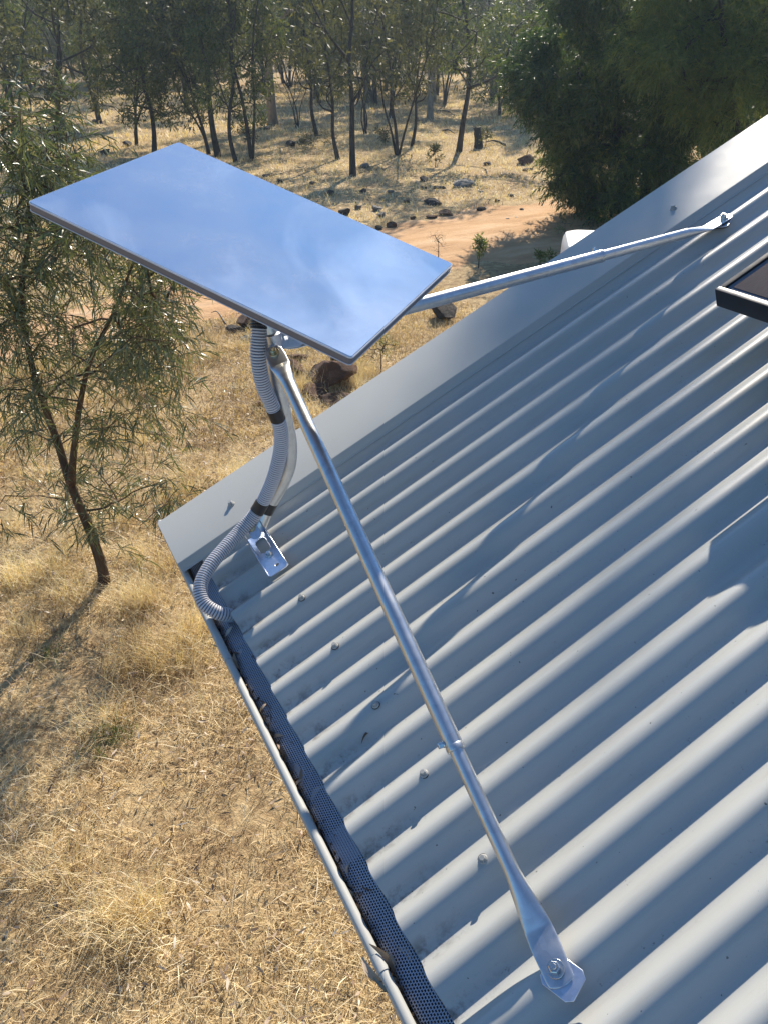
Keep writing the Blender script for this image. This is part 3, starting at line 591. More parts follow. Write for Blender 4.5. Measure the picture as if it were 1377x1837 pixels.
def sprays(cent, ntw, nl, tlen, ln, wd, droop, rg, tint, long_=False, twig=None, rad=.06):
    """leafy twigs: each clump sends out ntw drooping twigs, nl leaves sit along each"""
    o = np.repeat(cent, ntw, 0); m = len(o); o = o+rg.normal(0, rad, (m, 3)); d = rg.normal(0, 1, (m, 3)); d[:, 2] = d[:, 2]*.7+.05; d /= np.linalg.norm(d, axis=1)[:, None]
    L_ = tlen*rg.uniform(.55, 1.3, m); tw = np.clip(np.repeat(rg.normal(tint, .16, len(cent)), ntw)+rg.normal(0, .08, m), 0, 1)
    if twig is not None:
        pts = [o+d*(L_*u)[:, None]-np.array([0, 0, 1.])*(L_*u*u*.45*droop)[:, None] for u in (0, .5, 1.0)]; s1 = np.cross(d, [.2, .3, .93]); s1 /= np.linalg.norm(s1, axis=1)[:, None]+1e-9; s2 = np.cross(d, s1); V = []
        for p, r in zip(pts, (.0022, .0016, .0008)):
            for a in (0, 2.09, 4.19): V.append(p+(s1*math.cos(a)+s2*math.sin(a))*r)
        V = np.stack(V, 1); k = np.arange(m)[:, None]*9
        twig.add(V.reshape(-1, 3), *[k+np.array([[q*3+i, q*3+(i+1) % 3, q*3+3+(i+1) % 3, q*3+3+i]]) for q in (0, 1) for i in range(3)])
    u = (np.arange(nl)[None]+rg.random((m, nl)))/nl; u = (.12+.88*u).ravel(); R_ = lambda x: np.repeat(x, nl, 0); dd, Lr = R_(d), R_(L_)
    b = R_(o)+dd*(Lr*u)[:, None]-np.array([0, 0, 1.])*(Lr*u*u*.45*droop)[:, None]; M_ = len(b)
    q = dd*.85+rg.normal(0, .55, (M_, 3)); q[:, 2] -= droop*(.35+u*.9); q /= np.linalg.norm(q, axis=1)[:, None]
    w = np.cross(q, rg.normal(0, 1, (M_, 3))); w /= np.linalg.norm(w, axis=1)[:, None]+1e-9; n_ = np.cross(q, w)
    l = (ln*rg.uniform(.55, 1.3, M_))[:, None]; h = (wd*rg.uniform(.7, 1.2, M_))[:, None]*.5; tt = np.clip(R_(tw)+rg.normal(0, .14, M_), 0, 1)
    if long_:
        cu = rg.uniform(-.2, .2, M_)[:, None]*l
        V = np.stack([b, b+q*l*.33+w*h+n_*cu*.7, b+q*l*.33-w*h+n_*cu*.7, b+q*l*.68+w*h*.8+n_*cu*.75, b+q*l*.68-w*h*.8+n_*cu*.75, b+q*l-np.array([0, 0, 1.])*l*.10], 1)
        k = np.arange(M_)[:, None]*6; return V.reshape(-1, 3), [k+np.array([[0, 2, 1]]), k+np.array([[3, 4, 5]]), k+np.array([[1, 2, 4, 3]])], np.repeat(tt, 6)
    V = np.stack([b, b+q*l*.45+w*h, b+q*l, b+q*l*.45-w*h], 1); k = np.arange(M_)[:, None]*4
    return V.reshape(-1, 3), [k+np.array([[0, 1, 2, 3]])], np.repeat(tt, 4)
def wire(trunks, cents, rtip, rg, rmax, sag=.05, bias=None, sides=6):
    """join every leaf clump to the nearest wood; returns Geo of limbs"""
    nodes = []; par = []; fixed = []
    for tp, r0, r1 in trunks:
        for k, q in enumerate(tp): nodes.append(q); par.append(-1 if k == 0 else len(nodes)-2); fixed.append(r0+(r1-r0)*k/(len(tp)-1))
    root = np.array(nodes)[0]; nT = len(nodes); A = np.array(nodes); order = np.argsort(np.min(np.linalg.norm(cents[:, None]-A[None], axis=2), axis=1))
    for q in cents[order]:
        A = np.array(nodes); d = np.linalg.norm(A-q, axis=1) + .45*np.clip(A[:, 2]-q[2]+.0, 0, None) + (.0 if bias is None else bias*np.linalg.norm(A-root, axis=1)*0)
        k = int(d.argmin()); p = A[k]; L_ = np.linalg.norm(q-p); mid = (p+q)/2+rg.normal(0, .09, 3)*L_+np.array([0, 0, sag*L_])
        nodes.append(mid); par.append(k); fixed.append(None); nodes.append(q); par.append(len(nodes)-2); fixed.append(None)
    n = len(nodes); cnt = np.zeros(n)
    for i in range(n-1, nT-1, -1):
        cnt[i] += 1; 
        if par[i] >= nT: cnt[par[i]] += cnt[i]
    rad = np.minimum(rmax, rtip*np.sqrt(np.maximum(cnt, 1))); g = Geo()
    for tp, r0, r1 in trunks:
        p = spline(tp, max(8, len(tp)*4)); x = np.linspace(0, 1, len(p)); r = r0+(r1-r0)*x; r = r*(1+.35*np.exp(-x*14)); v, f = ref_tube(p, r, 10); g.add(v, *f)
    for i in range(nT, n):
        if par[i] < nT or fixed[i] is None:
            a, b = nodes[par[i]], nodes[i]; ra = rad[i]*1.05 if par[i] < nT else rad[par[i]]
            v, f = ref_tube(np.array([a, (a+b)/2+rg.normal(0, .02, 3)*np.linalg.norm(b-a), b]), np.array([min(ra, rad[i]*1.35), rad[i]*1.1, rad[i]]), sides, False); g.add(v, *f)
    return g
def plant(name, label, cat, loc, wood, crown, m_wood, m_leaf, group=None, wn='trunk', cn='crown'):
    t = thing(name, loc, label, cat, group)
    obj(wn, wood.mesh(wn, m_wood, True), t); obj(cn, crown.mesh(cn, m_leaf), t); return t

# the wattle beside the eave
rg = np.random.default_rng(21)
B0 = ground_at(186, 1046); TD = (B0-CAM)@FWD
def wp(px, py, dz=0.0):                       # a point above the wattle's footing at a given spot, dz metres nearer or farther
    d = at(px, py, 1.0)-CAM; hd = np.array([VH[0], VH[1], 0]); t = ((B0-CAM)@hd+dz)/(d@hd); return CAM+t*d
st1 = [B0+[0, 0, -.05], wp(184, 1020), wp(163, 955), wp(128, 870), wp(106, 800, .03), wp(78, 720, .05), wp(52, 630, .1), wp(40, 520, .1), wp(55, 400, .05), wp(38, 300, .12)]
st2 = [wp(128, 868), wp(134, 800, -.1), wp(145, 720, -.18), wp(165, 640, -.22), wp(205, 560, -.25), wp(240, 470, -.2)]
st3 = [wp(45, 560, .1), wp(-20, 470, .3), wp(-60, 360, .35), wp(-85, 290, .4)]
cs = []
for x0, x1, ya, yb, n in ((-170, 310, 340, 600, 84), (-170, 140, 185, 340, 34), (-60, 330, 590, 780, 34), (-40, 330, 770, 950, 14), (230, 370, 450, 740, 18), (200, 330, 880, 960, 4)):
    for _ in range(n):
        x, y = rg.uniform(x0, x1), rg.uniform(ya, yb)
        if y < 330 and x > 120+ (y-150)*.3: continue
        cs.append(wp(x, y, float(np.clip(rg.normal(0, .5), -.75, .95))))
cs = np.array(cs); wood = wire([(np.array(st1), .042, .009), (np.array(st2), .026, .007), (np.array(st3), .018, .006)], cs, .0017, rg, .02, .04)
cr_ = Geo()
v, f, t = sprays(cs, 9, 12, .27, .11, .0078, .75, rg, .52, True, wood); cr_.add(v, *f, tint=t)
plant('wattle_tree', 'slender wattle with long narrow glossy leaves standing left of the gutter', 'tree', B0, wood, cr_, M_bark_brown, M_leaf_near)

# big dense bush on the right, and the tall gum behind it whose crown throws the shade on roof and antenna
def blob_cents(c, r, n, rg, shell=.55):
    d = rg.normal(0, 1, (n, 3)); d /= np.linalg.norm(d, axis=1)[:, None]; return np.asarray(c)+d*(rg.uniform(shell**3, 1, n)**(1/3))[:, None]*np.asarray(r)
rg = np.random.default_rng(5)
BB = ground_at(1120, 395); bd = np.hypot(*(BB-CAM)[:2])
def bp(px, py, dz=0.0):
    d = at(px, py, 1.0)-CAM; hd = np.array([VH[0], VH[1], 0]); t = ((BB-CAM)@hd+dz)/(d@hd); return CAM+t*d
mpx = bd*math.cos(.2)/FPX
lobes = [((1110, 190), 150, 130, 300), ((1030, 145), 105, 85, 150), ((985, 190), 62, 80, 70), ((1090, 320), 85, 75, 110), ((1035, 350), 40, 45, 30), ((1200, 120), 110, 110, 150), ((1240, 250), 110, 90, 130), ((1330, 190), 100, 110, 130), ((1100, 20), 95, 90, 120), ((1180, -100), 150, 110, 130)]
lobes2 = [((1260, 60), 105, 105, 170), ((1365, 110), 95, 110, 130), ((1200, 20), 60, 70, 70), ((1180, 110), 42, 50, 40), ((1320, -60), 150, 100, 130), ((1290, 150), 70, 60, 60), ((1450, 40), 100, 120, 90)]
subs = np.concatenate([blob_cents(bp(*q, rg.uniform(-.6, .6)), (rx*mpx*.92, rx*mpx*.85, ry*mpx*.92), max(5, n//8), rg, .6) for q, rx, ry, n in lobes])
cs = np.concatenate([blob_cents(c, np.array([.40, .40, .34])*rg.uniform(.7, 1.25), 8, rg, .3) for c in subs])
cs = cs[cs[:, 2] > .25]
base = [BB+[0, 0, -.1], BB+[.05, .1, .6], bp(1110, 250), bp(1105, 120), bp(1100, -10, .3)]
base2 = [BB+[.2, .1, .2], bp(1190, 260, .2), bp(1240, 140, .3), bp(1290, 30, .2), bp(1330, -60, 0)]
wood = wire([(np.array(base), .16, .05), (np.array(base2), .11, .03)], cs, .004, rg, .05, .05, sides=5)
cr_ = Geo(); v, f, t = sprays(cs, 12, 17, .34, .13, .022, .8, rg, .45, rad=.08); cr_.add(v, *f, tint=t)
plant('dense_bush', 'big dense dark green weeping bush behind the barge capping', 'bush', BB, wood, cr_, M_bark_dark, M_leaf_bush)
rg = np.random.default_rng(6); BW = bp(1330, 330, -2.6); BW[2] = gz(BW[0], BW[1]); f2 = (bd-2.6)/bd
subs = np.concatenate([blob_cents(bp(*q, -2.6+rg.uniform(-.5, .5)), (rx*mpx*.92*f2, rx*mpx*.8*f2, ry*mpx*.92*f2), max(5, n//9), rg, .6) for q, rx, ry, n in lobes2])
cs = np.concatenate([blob_cents(c, np.array([.34, .34, .30])*rg.uniform(.7, 1.25), 7, rg, .3) for c in subs])
wood = wire([(np.array([BW+[0, 0, -.1], BW+[.05, 0, .8], BW+[-.1, .1, 1.7], bp(1300, 90, -2.6), bp(1290, -20, -2.6)]), .10, .03), (np.array([BW+[.1, 0, .5], BW+[.5, .1, 1.6], bp(1390, 60, -2.6)]), .06, .02)], cs, .0035, rg, .04, .05, sides=5)
cr_ = Geo(); v, f, t = sprays(cs, 10, 13, .34, .13, .017, .8, rg, .50, rad=.08); cr_.add(v, *f, tint=t)
plant('weeping_wattle', 'lighter yellow-green weeping wattle in front of the dense dark bush at the right edge', 'tree', BW, wood, cr_, M_bark_dark, M_leaf_lightbush)

UH = unit([SUND[1], -SUND[0], 0]); UV = np.cross(SUND, UH); UV = UV if UV[2] > 0 else -UV
rg = np.random.default_rng(9)
cs = []
for u, v_, ru, rv, n, k in ((.54, -.13, .26, .05, 15, 18.2), (.72, .12, .16, .05, 2, 19.0), (1.6, .1, .4, .4, 10, 18.5), (1.2, -.65, .5, .25, 14, 18.5), (2.0, .7, .5, .3, 16, 19.0), (1.9, -.5, .6, .35, 16, 19.0)):
    for _ in range(n):
        r_, a_ = math.sqrt(rg.random()), rg.random()*6.283
        cs.append(ORG+UH*(u+ru*r_*math.cos(a_))+UV*(v_+rv*r_*math.sin(a_))+SUND*(k+rg.normal(0, .5)))
cs = np.array(cs); cen = cs.mean(0); GB = np.array([cen[0]+RGT[0]*7, cen[1]+RGT[1]*7, 0]); GB[2] = gz(GB[0], GB[1])
tr = [GB+[0, 0, -.1], GB+[.1, .05, 3], GB+[.05, -.05, 6], GB-RGT*1.2+[0, 0, 8.6], GB-RGT*3.2+[0, 0, 11], cen+RGT*1.2+[0, 0, -.6]]
wood = wire([(np.array(tr), .16, .06)], cs, .006, rg, .05, .1)
cr_ = Geo(); v, f, t = leaves(cs, 60, .15, .10, .02, .6, rg, .5, .7); cr_.add(v, *f, tint=t)
plant('tall_gum_tree', 'tall gum with its high open crown rising behind the dense bush', 'tree', GB, wood, cr_, M_bark_pale, M_leaf_gum)

# woodland: prototypes with their own skeleton, placed one by one
def tree_geo(seed, h, crown0, spread, ncl, nl, stems=1, lean=0.0, r0=.11, leaf=(.23, .058), tuft=.38, wander=.17):
    rg = np.random.default_rng(seed); trunks = []; tops = []
    for k in range(stems):
        a = rg.random()*6.28; dx = np.array([math.cos(a), math.sin(a), 0])*(lean if k == 0 else lean+.25)
        p = [np.array([0, 0, -.1]) + dx*.1*k]; off = np.zeros(3); hh = h*(1 if k == 0 else rg.uniform(.75, .95))
        for i in range(1, 8):
            z = hh*.88*i/7; off = off+rg.normal(0, wander*h/12, 3)*np.array([1, 1, 0]); p.append(np.array([0, 0, z]) + dx*z*(.7+.06*i) + off)
        rk = r0*(1 if k == 0 else .7); trunks.append((np.array(p), rk, rk*.2)); tops.append(p[-1])
        for q in range(4):                              # forked limbs
            j = rg.uniform(1.6, 5.6); i = int(j); fb = p[i]+(p[i+1]-p[i])*(j-i); b = rg.random()*6.28
            d = np.array([math.cos(b), math.sin(b), 0])*spread*rg.uniform(.45, 1.0); up = h*rg.uniform(.14, .34)
            w1, w2 = rg.normal(0, .12, 3)*spread, rg.normal(0, .12, 3)*spread
            lm_ = np.array([fb, fb+d*.35+w1+[0, 0, up*.30], fb+d*.72+w2+[0, 0, up*.7], fb+d+[0, 0, up]]); trunks.append((lm_, rk*(.55-.05*j), rk*.10)); tops.append(lm_[-1])
    cs = []; m = int(ncl*.6/len(tops))+1
    for e in tops: cs.append(blob_cents(e-[0, 0, h*.03], (spread*.42, spread*.42, h*.13), m, rg, .3))
    n2 = int(ncl*.4); z = rg.uniform(crown0, 1, n2); rad = spread*.85*np.sqrt(rg.random(n2))*np.sin(np.pi*np.clip(.18+.8*(z-crown0)/(1-crown0), 0, 1))**.6; an = rg.random(n2)*6.283
    cs.append(np.stack([rad*np.cos(an), rad*np.sin(an), z*h], 1))
    cs = np.concatenate(cs); cs = cs[(cs[:, 2] > crown0*h)]
    wood = wire(trunks, cs, .009, rg, r0*.5, .08, sides=5)
    cr = Geo(); v, f, t = leaves(cs, nl, tuft, leaf[0], leaf[1], .6, rg, .5, .8); cr.add(v, *f, tint=t); return wood, cr
protos = []
specs = [(1, 8.0, .30, 1.6, 64, 46, 1, .03, .095), (2, 7.5, .28, 2.4, 80, 48, 1, .06, .10), (3, 8.5, .24, 2.0, 80, 48, 2, .05, .09), (4, 7.0, .26, 2.0, 66, 46, 3, .12, .07), (5, 9.5, .28, 2.4, 90, 70, 1, .04, .17), (6, 6.5, .16, 2.0, 70, 60, 2, .22, .075), (7, 6.8, .12, 2.5, 110, 74, 1, .10, .10)]
mats = [(M_bark_dark, M_leaf_dull), (M_bark_dark, M_leaf_gum), (M_bark_dark, M_leaf_dull), (M_bark_dark, M_leaf_dull), (M_bark_pale, M_leaf_gum), (M_bark_dark, M_leaf_dull), (M_bark_dark, M_leaf_gum)]
for s, m in zip(specs, mats):
    w, c = tree_geo(s[0]*11, *s[1:]); protos.append((w.mesh('trunk', m[0], True), c.mesh('crown', m[1])))
w, c = tree_geo(99, 4.2, .16, 1.2, 90, 90, 3, .10, .045, (.16, .04)); protos.append((w.mesh('trunk', M_bark_dark, True), c.mesh('crown', M_leaf_lime)))
w, c = tree_geo(88, 6.0, .5, .9, 40, 40, 4, .13, .032, (.15, .03)); protos.append((w.mesh('trunk', M_bark_dark, True), c.mesh('crown', M_leaf_dull)))
w, c = tree_geo(77, 3.2, .06, 1.9, 120, 120, 4, .25, .05, (.18, .04), .4); protos.append((w.mesh('trunk', M_bark_dark, True), c.mesh('crown', M_leaf_dull)))
def put_tree(k, p, scale, rz, name, label, group=None, lean=(0, 0)):
    t = thing(name, p, label, 'tree', group)
    t.matrix_basis = Matrix.Translation(Vector(p)) @ Matrix.Rotation(lean[0], 4, 'X') @ Matrix.Rotation(lean[1], 4, 'Y') @ Matrix.Rotation(rz, 4, 'Z') @ Matrix.Diagonal((scale[0], scale[0], scale[1], 1))
    for n_, me in zip(('trunk', 'crown'), protos[k]):
        o = bpy.data.objects.new(n_, me); COL.objects.link(o); o.parent = t
    return t
mid = [  # px, py, proto, width, height, turn, name, label
    (633, 316, 0, .95, 1.0, .4, 'slender_tree', 'straight black-stemmed tree standing nearest behind the white antenna'),
    (607, 286, 0, .7, .8, 2.0, 'slender_tree', 'thin dark tree just left of the straight black-stemmed one'),
    (822, 272, 1, 1.0, 1.05, 1.0, 'forked_tree', 'dark forked tree with wide boughs beside the charred stump'),
    (713, 278, 3, .8, .95, 2.2, 'multi_stemmed_tree', 'clump of three thin dark stems left of the forked tree'),
    (738, 262, 0, .6, .8, 5.0, 'slender_tree', 'thin leaning stem between the three-stemmed clump and the forked tree'),
    (392, 281, 0, 1.1, .95, 3.3, 'slender_tree', 'dark upright tree rising just behind the far corner of the antenna'),
    (376, 277, 5, .8, .85, 3.9, 'leaning_tree', 'dark tree leaning left behind the far corner of the antenna'),
    (424, 291, 6, .7, .9, .7, 'slender_tree', 'crooked brown tree right of the far corner of the antenna'),
    (452, 288, 2, .75, .9, 1.3, 'slender_tree', 'crooked twin-stemmed tree with low shrub at its foot'),
    (277, 275, 6, .85, .85, 5.2, 'bushy_tree', 'dark tree with yellow-green crown left of the antenna corner'),
    (490, 225, 4, 1.25, 1.2, 1.0, 'pale_gum_tree', 'thick pale-barked gum with split trunk at the edge of the clearing'),
    (569, 243, 0, .8, .9, 1.9, 'slender_tree', 'thin straight dark tree right of the pale gum'),
    (655, 240, 8, 1.3, 1.0, .1, 'sapling_clump', 'thicket of thin bare stems behind the straight black tree'),
    (534, 229, 8, 1.0, .8, .9, 'sapling_clump', 'thin bare saplings beside the pale gum'),
    (771, 214, 4, .9, .9, 4.1, 'dark_gum_tree', 'short thick dark trunk in the open straw grass'),
    (895, 208, 7, 1.5, 1.15, .5, 'bushy_tree', 'light green bushy tree between the forked tree and the dense bush'),
    (950, 232, 0, .5, .8, 1.4, 'slender_tree', 'thin dead-looking stem in the grass beside the dense bush'),
    (245, 262, 5, .8, .8, .3, 'leaning_tree', 'low dark tree with crooked boughs left of the yellow-green crown'),
    (118, 262, 5, 1.3, 1.15, 5.9, 'leaning_tree', 'wide dark tree leaning right above the wattle'),
    (35, 240, 3, 1.2, 1.2, .6, 'multi_stemmed_tree', 'many-stemmed dark tree at the left edge above the wattle'),
    (180, 222, 1, 1.1, 1.05, 4.4, 'forked_tree', 'dark spreading tree behind the left edge of the clearing'),
    (335, 205, 6, 1.3, 1.2, 3.0, 'bushy_tree', 'olive bushy tree at the back of the clearing left of the pale gum'),
    (700, 212, 2, 1.1, 1.1, 2.9, 'slender_tree', 'dark twin-stemmed tree behind the three-stemmed clump')]
taken = []
for px, py, k, w, h, rz, nm, lb in mid:
    p = ground_at(px, py); put_tree(k, p, (w, h), rz, nm, lb); taken.append(p[:2])
rg = np.random.default_rng(31); cnt = 0; tries = 0
KIND = {0: ('slim dark-stemmed tree', 'slim dark-stemmed trees'), 1: ('dark forked gum', 'dark forked gums'), 2: ('twin-stemmed dark tree', 'twin-stemmed trees'), 3: ('three-stemmed dark tree', 'three-stemmed trees'), 4: ('tall pale-trunked gum', 'tall pale gums'), 5: ('low leaning olive tree', 'low leaning trees'), 6: ('broad bushy gum', 'broad bushy gums'), 7: ('bright green young tree', 'bright green young trees'), 8: ('thin bare sapling clump', 'thin bare saplings'), 9: ('low dull olive thicket bush', 'low thicket bushes')}
while cnt < 290 and tries < 9000:
    tries += 1; d = 50+85*rg.random()**1.6; a = YAW+rg.uniform(-.62, .62); p = CAM[:2]+d*np.array([math.sin(a), math.cos(a)])
    px = PW/2+FPX*math.tan(a-YAW)*1.0
    if d < 58 and 120 < px < 560: continue
    k = int(rg.choice(10, p=[.10, .15, .12, .08, .13, .09, .17, .04, .02, .10]))
    if d < 54 and k == 9: continue
    if min(np.hypot(*(np.array(taken)-p).T)) < (2.2 if d < 80 else 2.8): continue
    taken.append(p)
    put_tree(k, (p[0], p[1], float(gz(*p))-.05), (rg.uniform(.95, 1.5), rg.uniform(.9, 1.4)), rg.random()*6.28, 'woodland_tree', KIND[k][0]+' in the dense woodland behind the clearing', KIND[k][1]+' of the far woodland', (rg.normal(0, .06), rg.normal(0, .06))); cnt += 1

# small shrubs and saplings
def shrub(px, py, hpx, wpx, n, nl, ml, name, label, leaf=(.07, .016), cat='shrub', bare=False, group=None):
    rg = np.random.default_rng(int(px*7+py)); p = ground_at(px, py); k = ((p-CAM)@FWD)/FPX; h = hpx*k*1.1; w = wpx*k*.5
    cs = np.stack([rg.normal(0, w*.5, n), rg.normal(0, w*.5, n), rg.uniform(.3*h, h, n)], 1)+p
    wood = wire([(np.array([p+[0, 0, -.03], p+[.02*w, 0, h*.3], p+[-.04*w, .03*w, h*.62]]), max(.008, h*.02), .004)], cs, .0022, rg, .01, .1, sides=4)
    cr = Geo(); v, f, t = leaves(cs, nl, max(.06, w*.28), leaf[0], leaf[1], -.2, rg, .5, .8); cr.add(v, *f, tint=t)
    return plant(name, label, cat, p, wood, cr, M_bark_brown, ml, group, 'stem', 'foliage')
shrub(857, 481, 50, 22, 14, 26, M_leaf_lime, 'sapling', 'little leafy sapling standing alone on the bare earth', (.09, .022), 'sapling')
shrub(683, 668, 62, 48, 22, 22, M_leaf_lime, 'small_shrub', 'small grey-green shrub behind the near corner of the antenna', (.05, .006))
shrub(967, 478, 22, 16, 8, 24, M_leaf_lime, 'small_shrub', 'bright green seedling showing above the barge capping', (.08, .02))
shrub(984, 474, 18, 10, 5, 20, M_leaf_lime, 'small_shrub', 'smaller green seedling right beside the first one', (.08, .02))
shrub(785, 470, 50, 34, 16, 14, M_litter, 'dead_shrub', 'reddish dead shrub beside the right corner of the antenna', (.05, .006))
shrub(1010, 430, 40, 40, 12, 18, M_leaf_lime, 'small_shrub', 'straggly shrub left of the white tank', (.07, .01))
for px, py, hp, wpx, lb in ((445, 262, 34, 40, 'green shrub at the foot of the crooked twin-stemmed tree'), (560, 268, 26, 60, 'low olive shrub in the shade right of the pale gum'), (690, 262, 26, 40, 'low green shrub behind the three-stemmed clump'), (780, 300, 36, 30, 'wispy shrub in the grass left of the forked tree'), (870, 262, 30, 30, 'wispy shrub at the foot of the charred stump')):
    shrub(px, py, hp, wpx, 14, 30, M_leaf_dull, 'low_shrub', lb, (.12, .03))

# ------------------------------------------------------------------ rocks and stumps
def rock_mesh(seed, m, flat=.7):
    rg = np.random.default_rng(seed); bm = bmesh.new(); bmesh.ops.create_icosphere(bm, subdivisions=4, radius=.5)
    pl = [(unit(rg.normal(0, 1, 3)), rg.uniform(.20, .46)) for _ in range(13)]; ph = rg.random((6, 3))*6
    for v in bm.verts:
        p = np.array(v.co)
        for n, d in pl:
            e = p@n-d
            if e > 0: p = p-n*e*.97
        p = p*(1+.09*math.sin(7*p[0]+ph[0][0])*math.sin(8*p[1]+ph[0][1])*math.sin(6*p[2]+ph[0][2])+.03*math.sin(19*p[0]+ph[1][0])*math.sin(17*p[1]+ph[1][1])*math.sin(21*p[2]))
        p[2] *= flat; v.co = p
    me = bpy.data.meshes.new('rock'); bm.to_mesh(me); bm.free(); me.materials.append(m); me.polygons.foreach_set('use_smooth', np.ones(len(me.polygons), bool)); me.set_sharp_from_angle(angle=math.radians(28)); return me
RK = {}
for nm, m in (('red', M_rock_red), ('dark', M_rock_dark), ('grey', M_rock_grey), ('pale', M_rock_pale)):
    RK[nm] = [rock_mesh(hash(nm) % 1 + s + len(nm)*10, m, fl) for s, fl in ((1, .8), (2, .7), (3, .9))]; RK[nm].append(rock_mesh(40+len(nm), m, .35))
rks = [(590, 690, 86, 'red', 0, .85, 'large flat-topped red-brown boulder behind the near antenna corner'), (566, 706, 46, 'red', 1, .8, 'jagged dark red rock leaning on the large boulder'), (603, 722, 46, 'red', 2, .6, 'half orange rock lying in front of the large boulder'), (533, 645, 32, 'red', 1, .8, 'small rust-coloured rock right of the stay bolt'), (527, 668, 38, 'red', 2, .8, 'rounded brown rock below the rust-coloured one'), (446, 588, 38, 'red', 0, 1.0, 'tall purple-brown rock left of the conduit top'), (424, 594, 30, 'dark', 1, .7, 'dark low rock beside the purple-brown one'), (447, 610, 34, 'grey', 3, .8, 'flat grey stone at the foot of the purple-brown rock'), (473, 726, 36, 'red', 1, .8, 'reddish rock left of the upper tape band'), (794, 574, 48, 'dark', 2, .85, 'dark rounded rock under the right hand stay'), (606, 652, 32, 'dark', 0, .7, 'dark rock half hidden behind the antenna corner'),
       (801, 386, 30, 'red', 0, .6, 'broken red-brown rock at the upper edge of the track'), (776, 390, 24, 'red', 3, .8, 'flat brown rock beside the broken one on the track edge'), (862, 378, 18, 'dark', 1, .9, 'dark pointed rock on the upper edge of the track'), (702, 408, 20, 'red', 2, .9, 'split rock with pale top near the antenna edge'), (830, 333, 56, 'grey', 3, .8, 'long flat grey lichen-covered rock in the straw grass'), (940, 294, 44, 'red', 0, .65, 'big square-cut brown rock left of the dense bush'), (873, 296, 18, 'dark', 1, .8, 'small dark block in the straw grass below the charred stump'), (945, 306, 24, 'dark', 3, .8, 'low dark rock in front of the square-cut one'), (776, 366, 36, 'dark', 1, .6, 'wide shaded rock below the lichen-covered one')]
rr_ = np.random.default_rng(3)
def put_rock(px, py, w, m, k, asp, lb, group=None):
    p = ground_at(px, py); sz = w*((p-CAM)@FWD)/FPX; zs = [v.co.z for v in RK[m][k].vertices]; z0_, z1_ = min(zs), max(zs)
    o = obj('rock', RK[m][k], None, Matrix.Translation((p[0], p[1], p[2]-sz*asp*(z0_+.22*(z1_-z0_)))) @ Matrix.Rotation(rr_.random()*6.28, 4, 'Z') @ Matrix.Diagonal((sz*1.1, sz*.95, sz*asp, 1))); tag(o, lb, 'rock', group)
for q in rks: put_rock(*(q[:2]+(q[2]*(1.22 if q[1] > 560 else 1.0),)+q[3:]))
for px, py, w, m in ((678, 412, 16, 'dark'), (675, 378, 22, 'grey'), (685, 388, 18, 'grey'), (642, 375, 18, 'grey'), (619, 384, 26, 'dark'), (480, 317, 17, 'dark'), (503, 327, 14, 'dark'), (759, 326, 20, 'dark'), (760, 338, 12, 'dark'), (782, 338, 15, 'dark'), (793, 338, 14, 'dark'), (730, 362, 17, 'dark'), (740, 393, 14, 'red'), (972, 292, 18, 'dark'), (650, 345, 16, 'dark'), (560, 330, 16, 'dark'), (590, 350, 20, 'dark'), (700, 345, 14, 'grey'), (915, 352, 14, 'dark'), (890, 362, 12, 'dark'), (935, 378, 10, 'dark'), (655, 300, 24, 'grey'), (520, 262, 20, 'dark'), (545, 258, 22, 'dark'), (440, 235, 14, 'dark'), (480, 232, 14, 'dark'), (230, 262, 20, 'dark'), (190, 278, 26, 'dark'), (300, 290, 16, 'dark'), (170, 220, 12, 'dark'), (860, 345, 12, 'grey')):
    put_rock(px, py, w, m, int(rr_.integers(0, 3)), .7, 'dark weathered stone lying in the grass under the trees' if m == 'dark' else 'low weathered stone lying in the grass near the track', 'stones in the shaded grass' if m == 'dark' else 'stones near the track')
for px, py, w in ((102, 1622, 13), (88, 1642, 9), (12, 1678, 12), (218, 1776, 14), (432, 410, 6), (910, 394, 8), (925, 391, 6)):
    put_rock(px, py, w, 'pale', int(rr_.integers(0, 3)), .6, 'small pale stone lying on the open ground', 'small pale stones')
# charred stump
p = ground_at(858, 266); k = ((p-CAM)@FWD)/FPX; st = thing('charred_stump', p, 'blackened leaning tree stump with yellow lichen in the straw grass', 'stump')
path = np.array([p+[0, 0, -.05], p+[-.05, 0, .35], p+RGT*(-.12)+[0, 0, 34*k]]); v, f = ref_tube(spline(path, 8), np.linspace(.17, .12, 8)*1.0, 12); g = Geo(); v = v+np.random.default_rng(2).normal(0, .012, v.shape); g.add(v, *f); obj('trunk', g.mesh('trunk', M_char, True, 40), st)
g = Geo(); v, f, t = leaves(np.array([p+RGT*(.0)+[0, 0, .38], p+[0, 0, .3]]), 30, .1, .07, .05, 0, np.random.default_rng(4), .5); v = v-VH.tolist()[0]*0; g.add(v-np.array([VH[0], VH[1], 0])*.13, *f); obj('lichen', g.mesh('lichen', M_lichen), st)
# fallen branches
for (xa, ya), (xb, yb), lb in (((790, 200), (815, 210), 'short dead branch lying right of the dark trunk'), ((793, 236), (815, 243), 'curved fallen branch left of the forked tree'), ((905, 262), (868, 258), 'thin bent branch fallen beside the charred stump'), ((405, 585), (380, 568), 'bleached dead stick on the track edge below the antenna')):
    a, b = ground_at(xa, ya)+[0, 0, .03], ground_at(xb, yb)+[0, 0, .06]; g = Geo(); m_ = (a+b)/2+[0, 0, .10]; v, f = ref_tube(spline([a, m_, b], 9), np.linspace(.05, .015, 9)*(.3 if ya > 500 else 1), 7); g.add(v, *f)
    tag(obj('fallen_branch', g.mesh('fallen_branch', M_bark_pale if ya > 500 else M_bark_dark, True)), lb, 'branch')
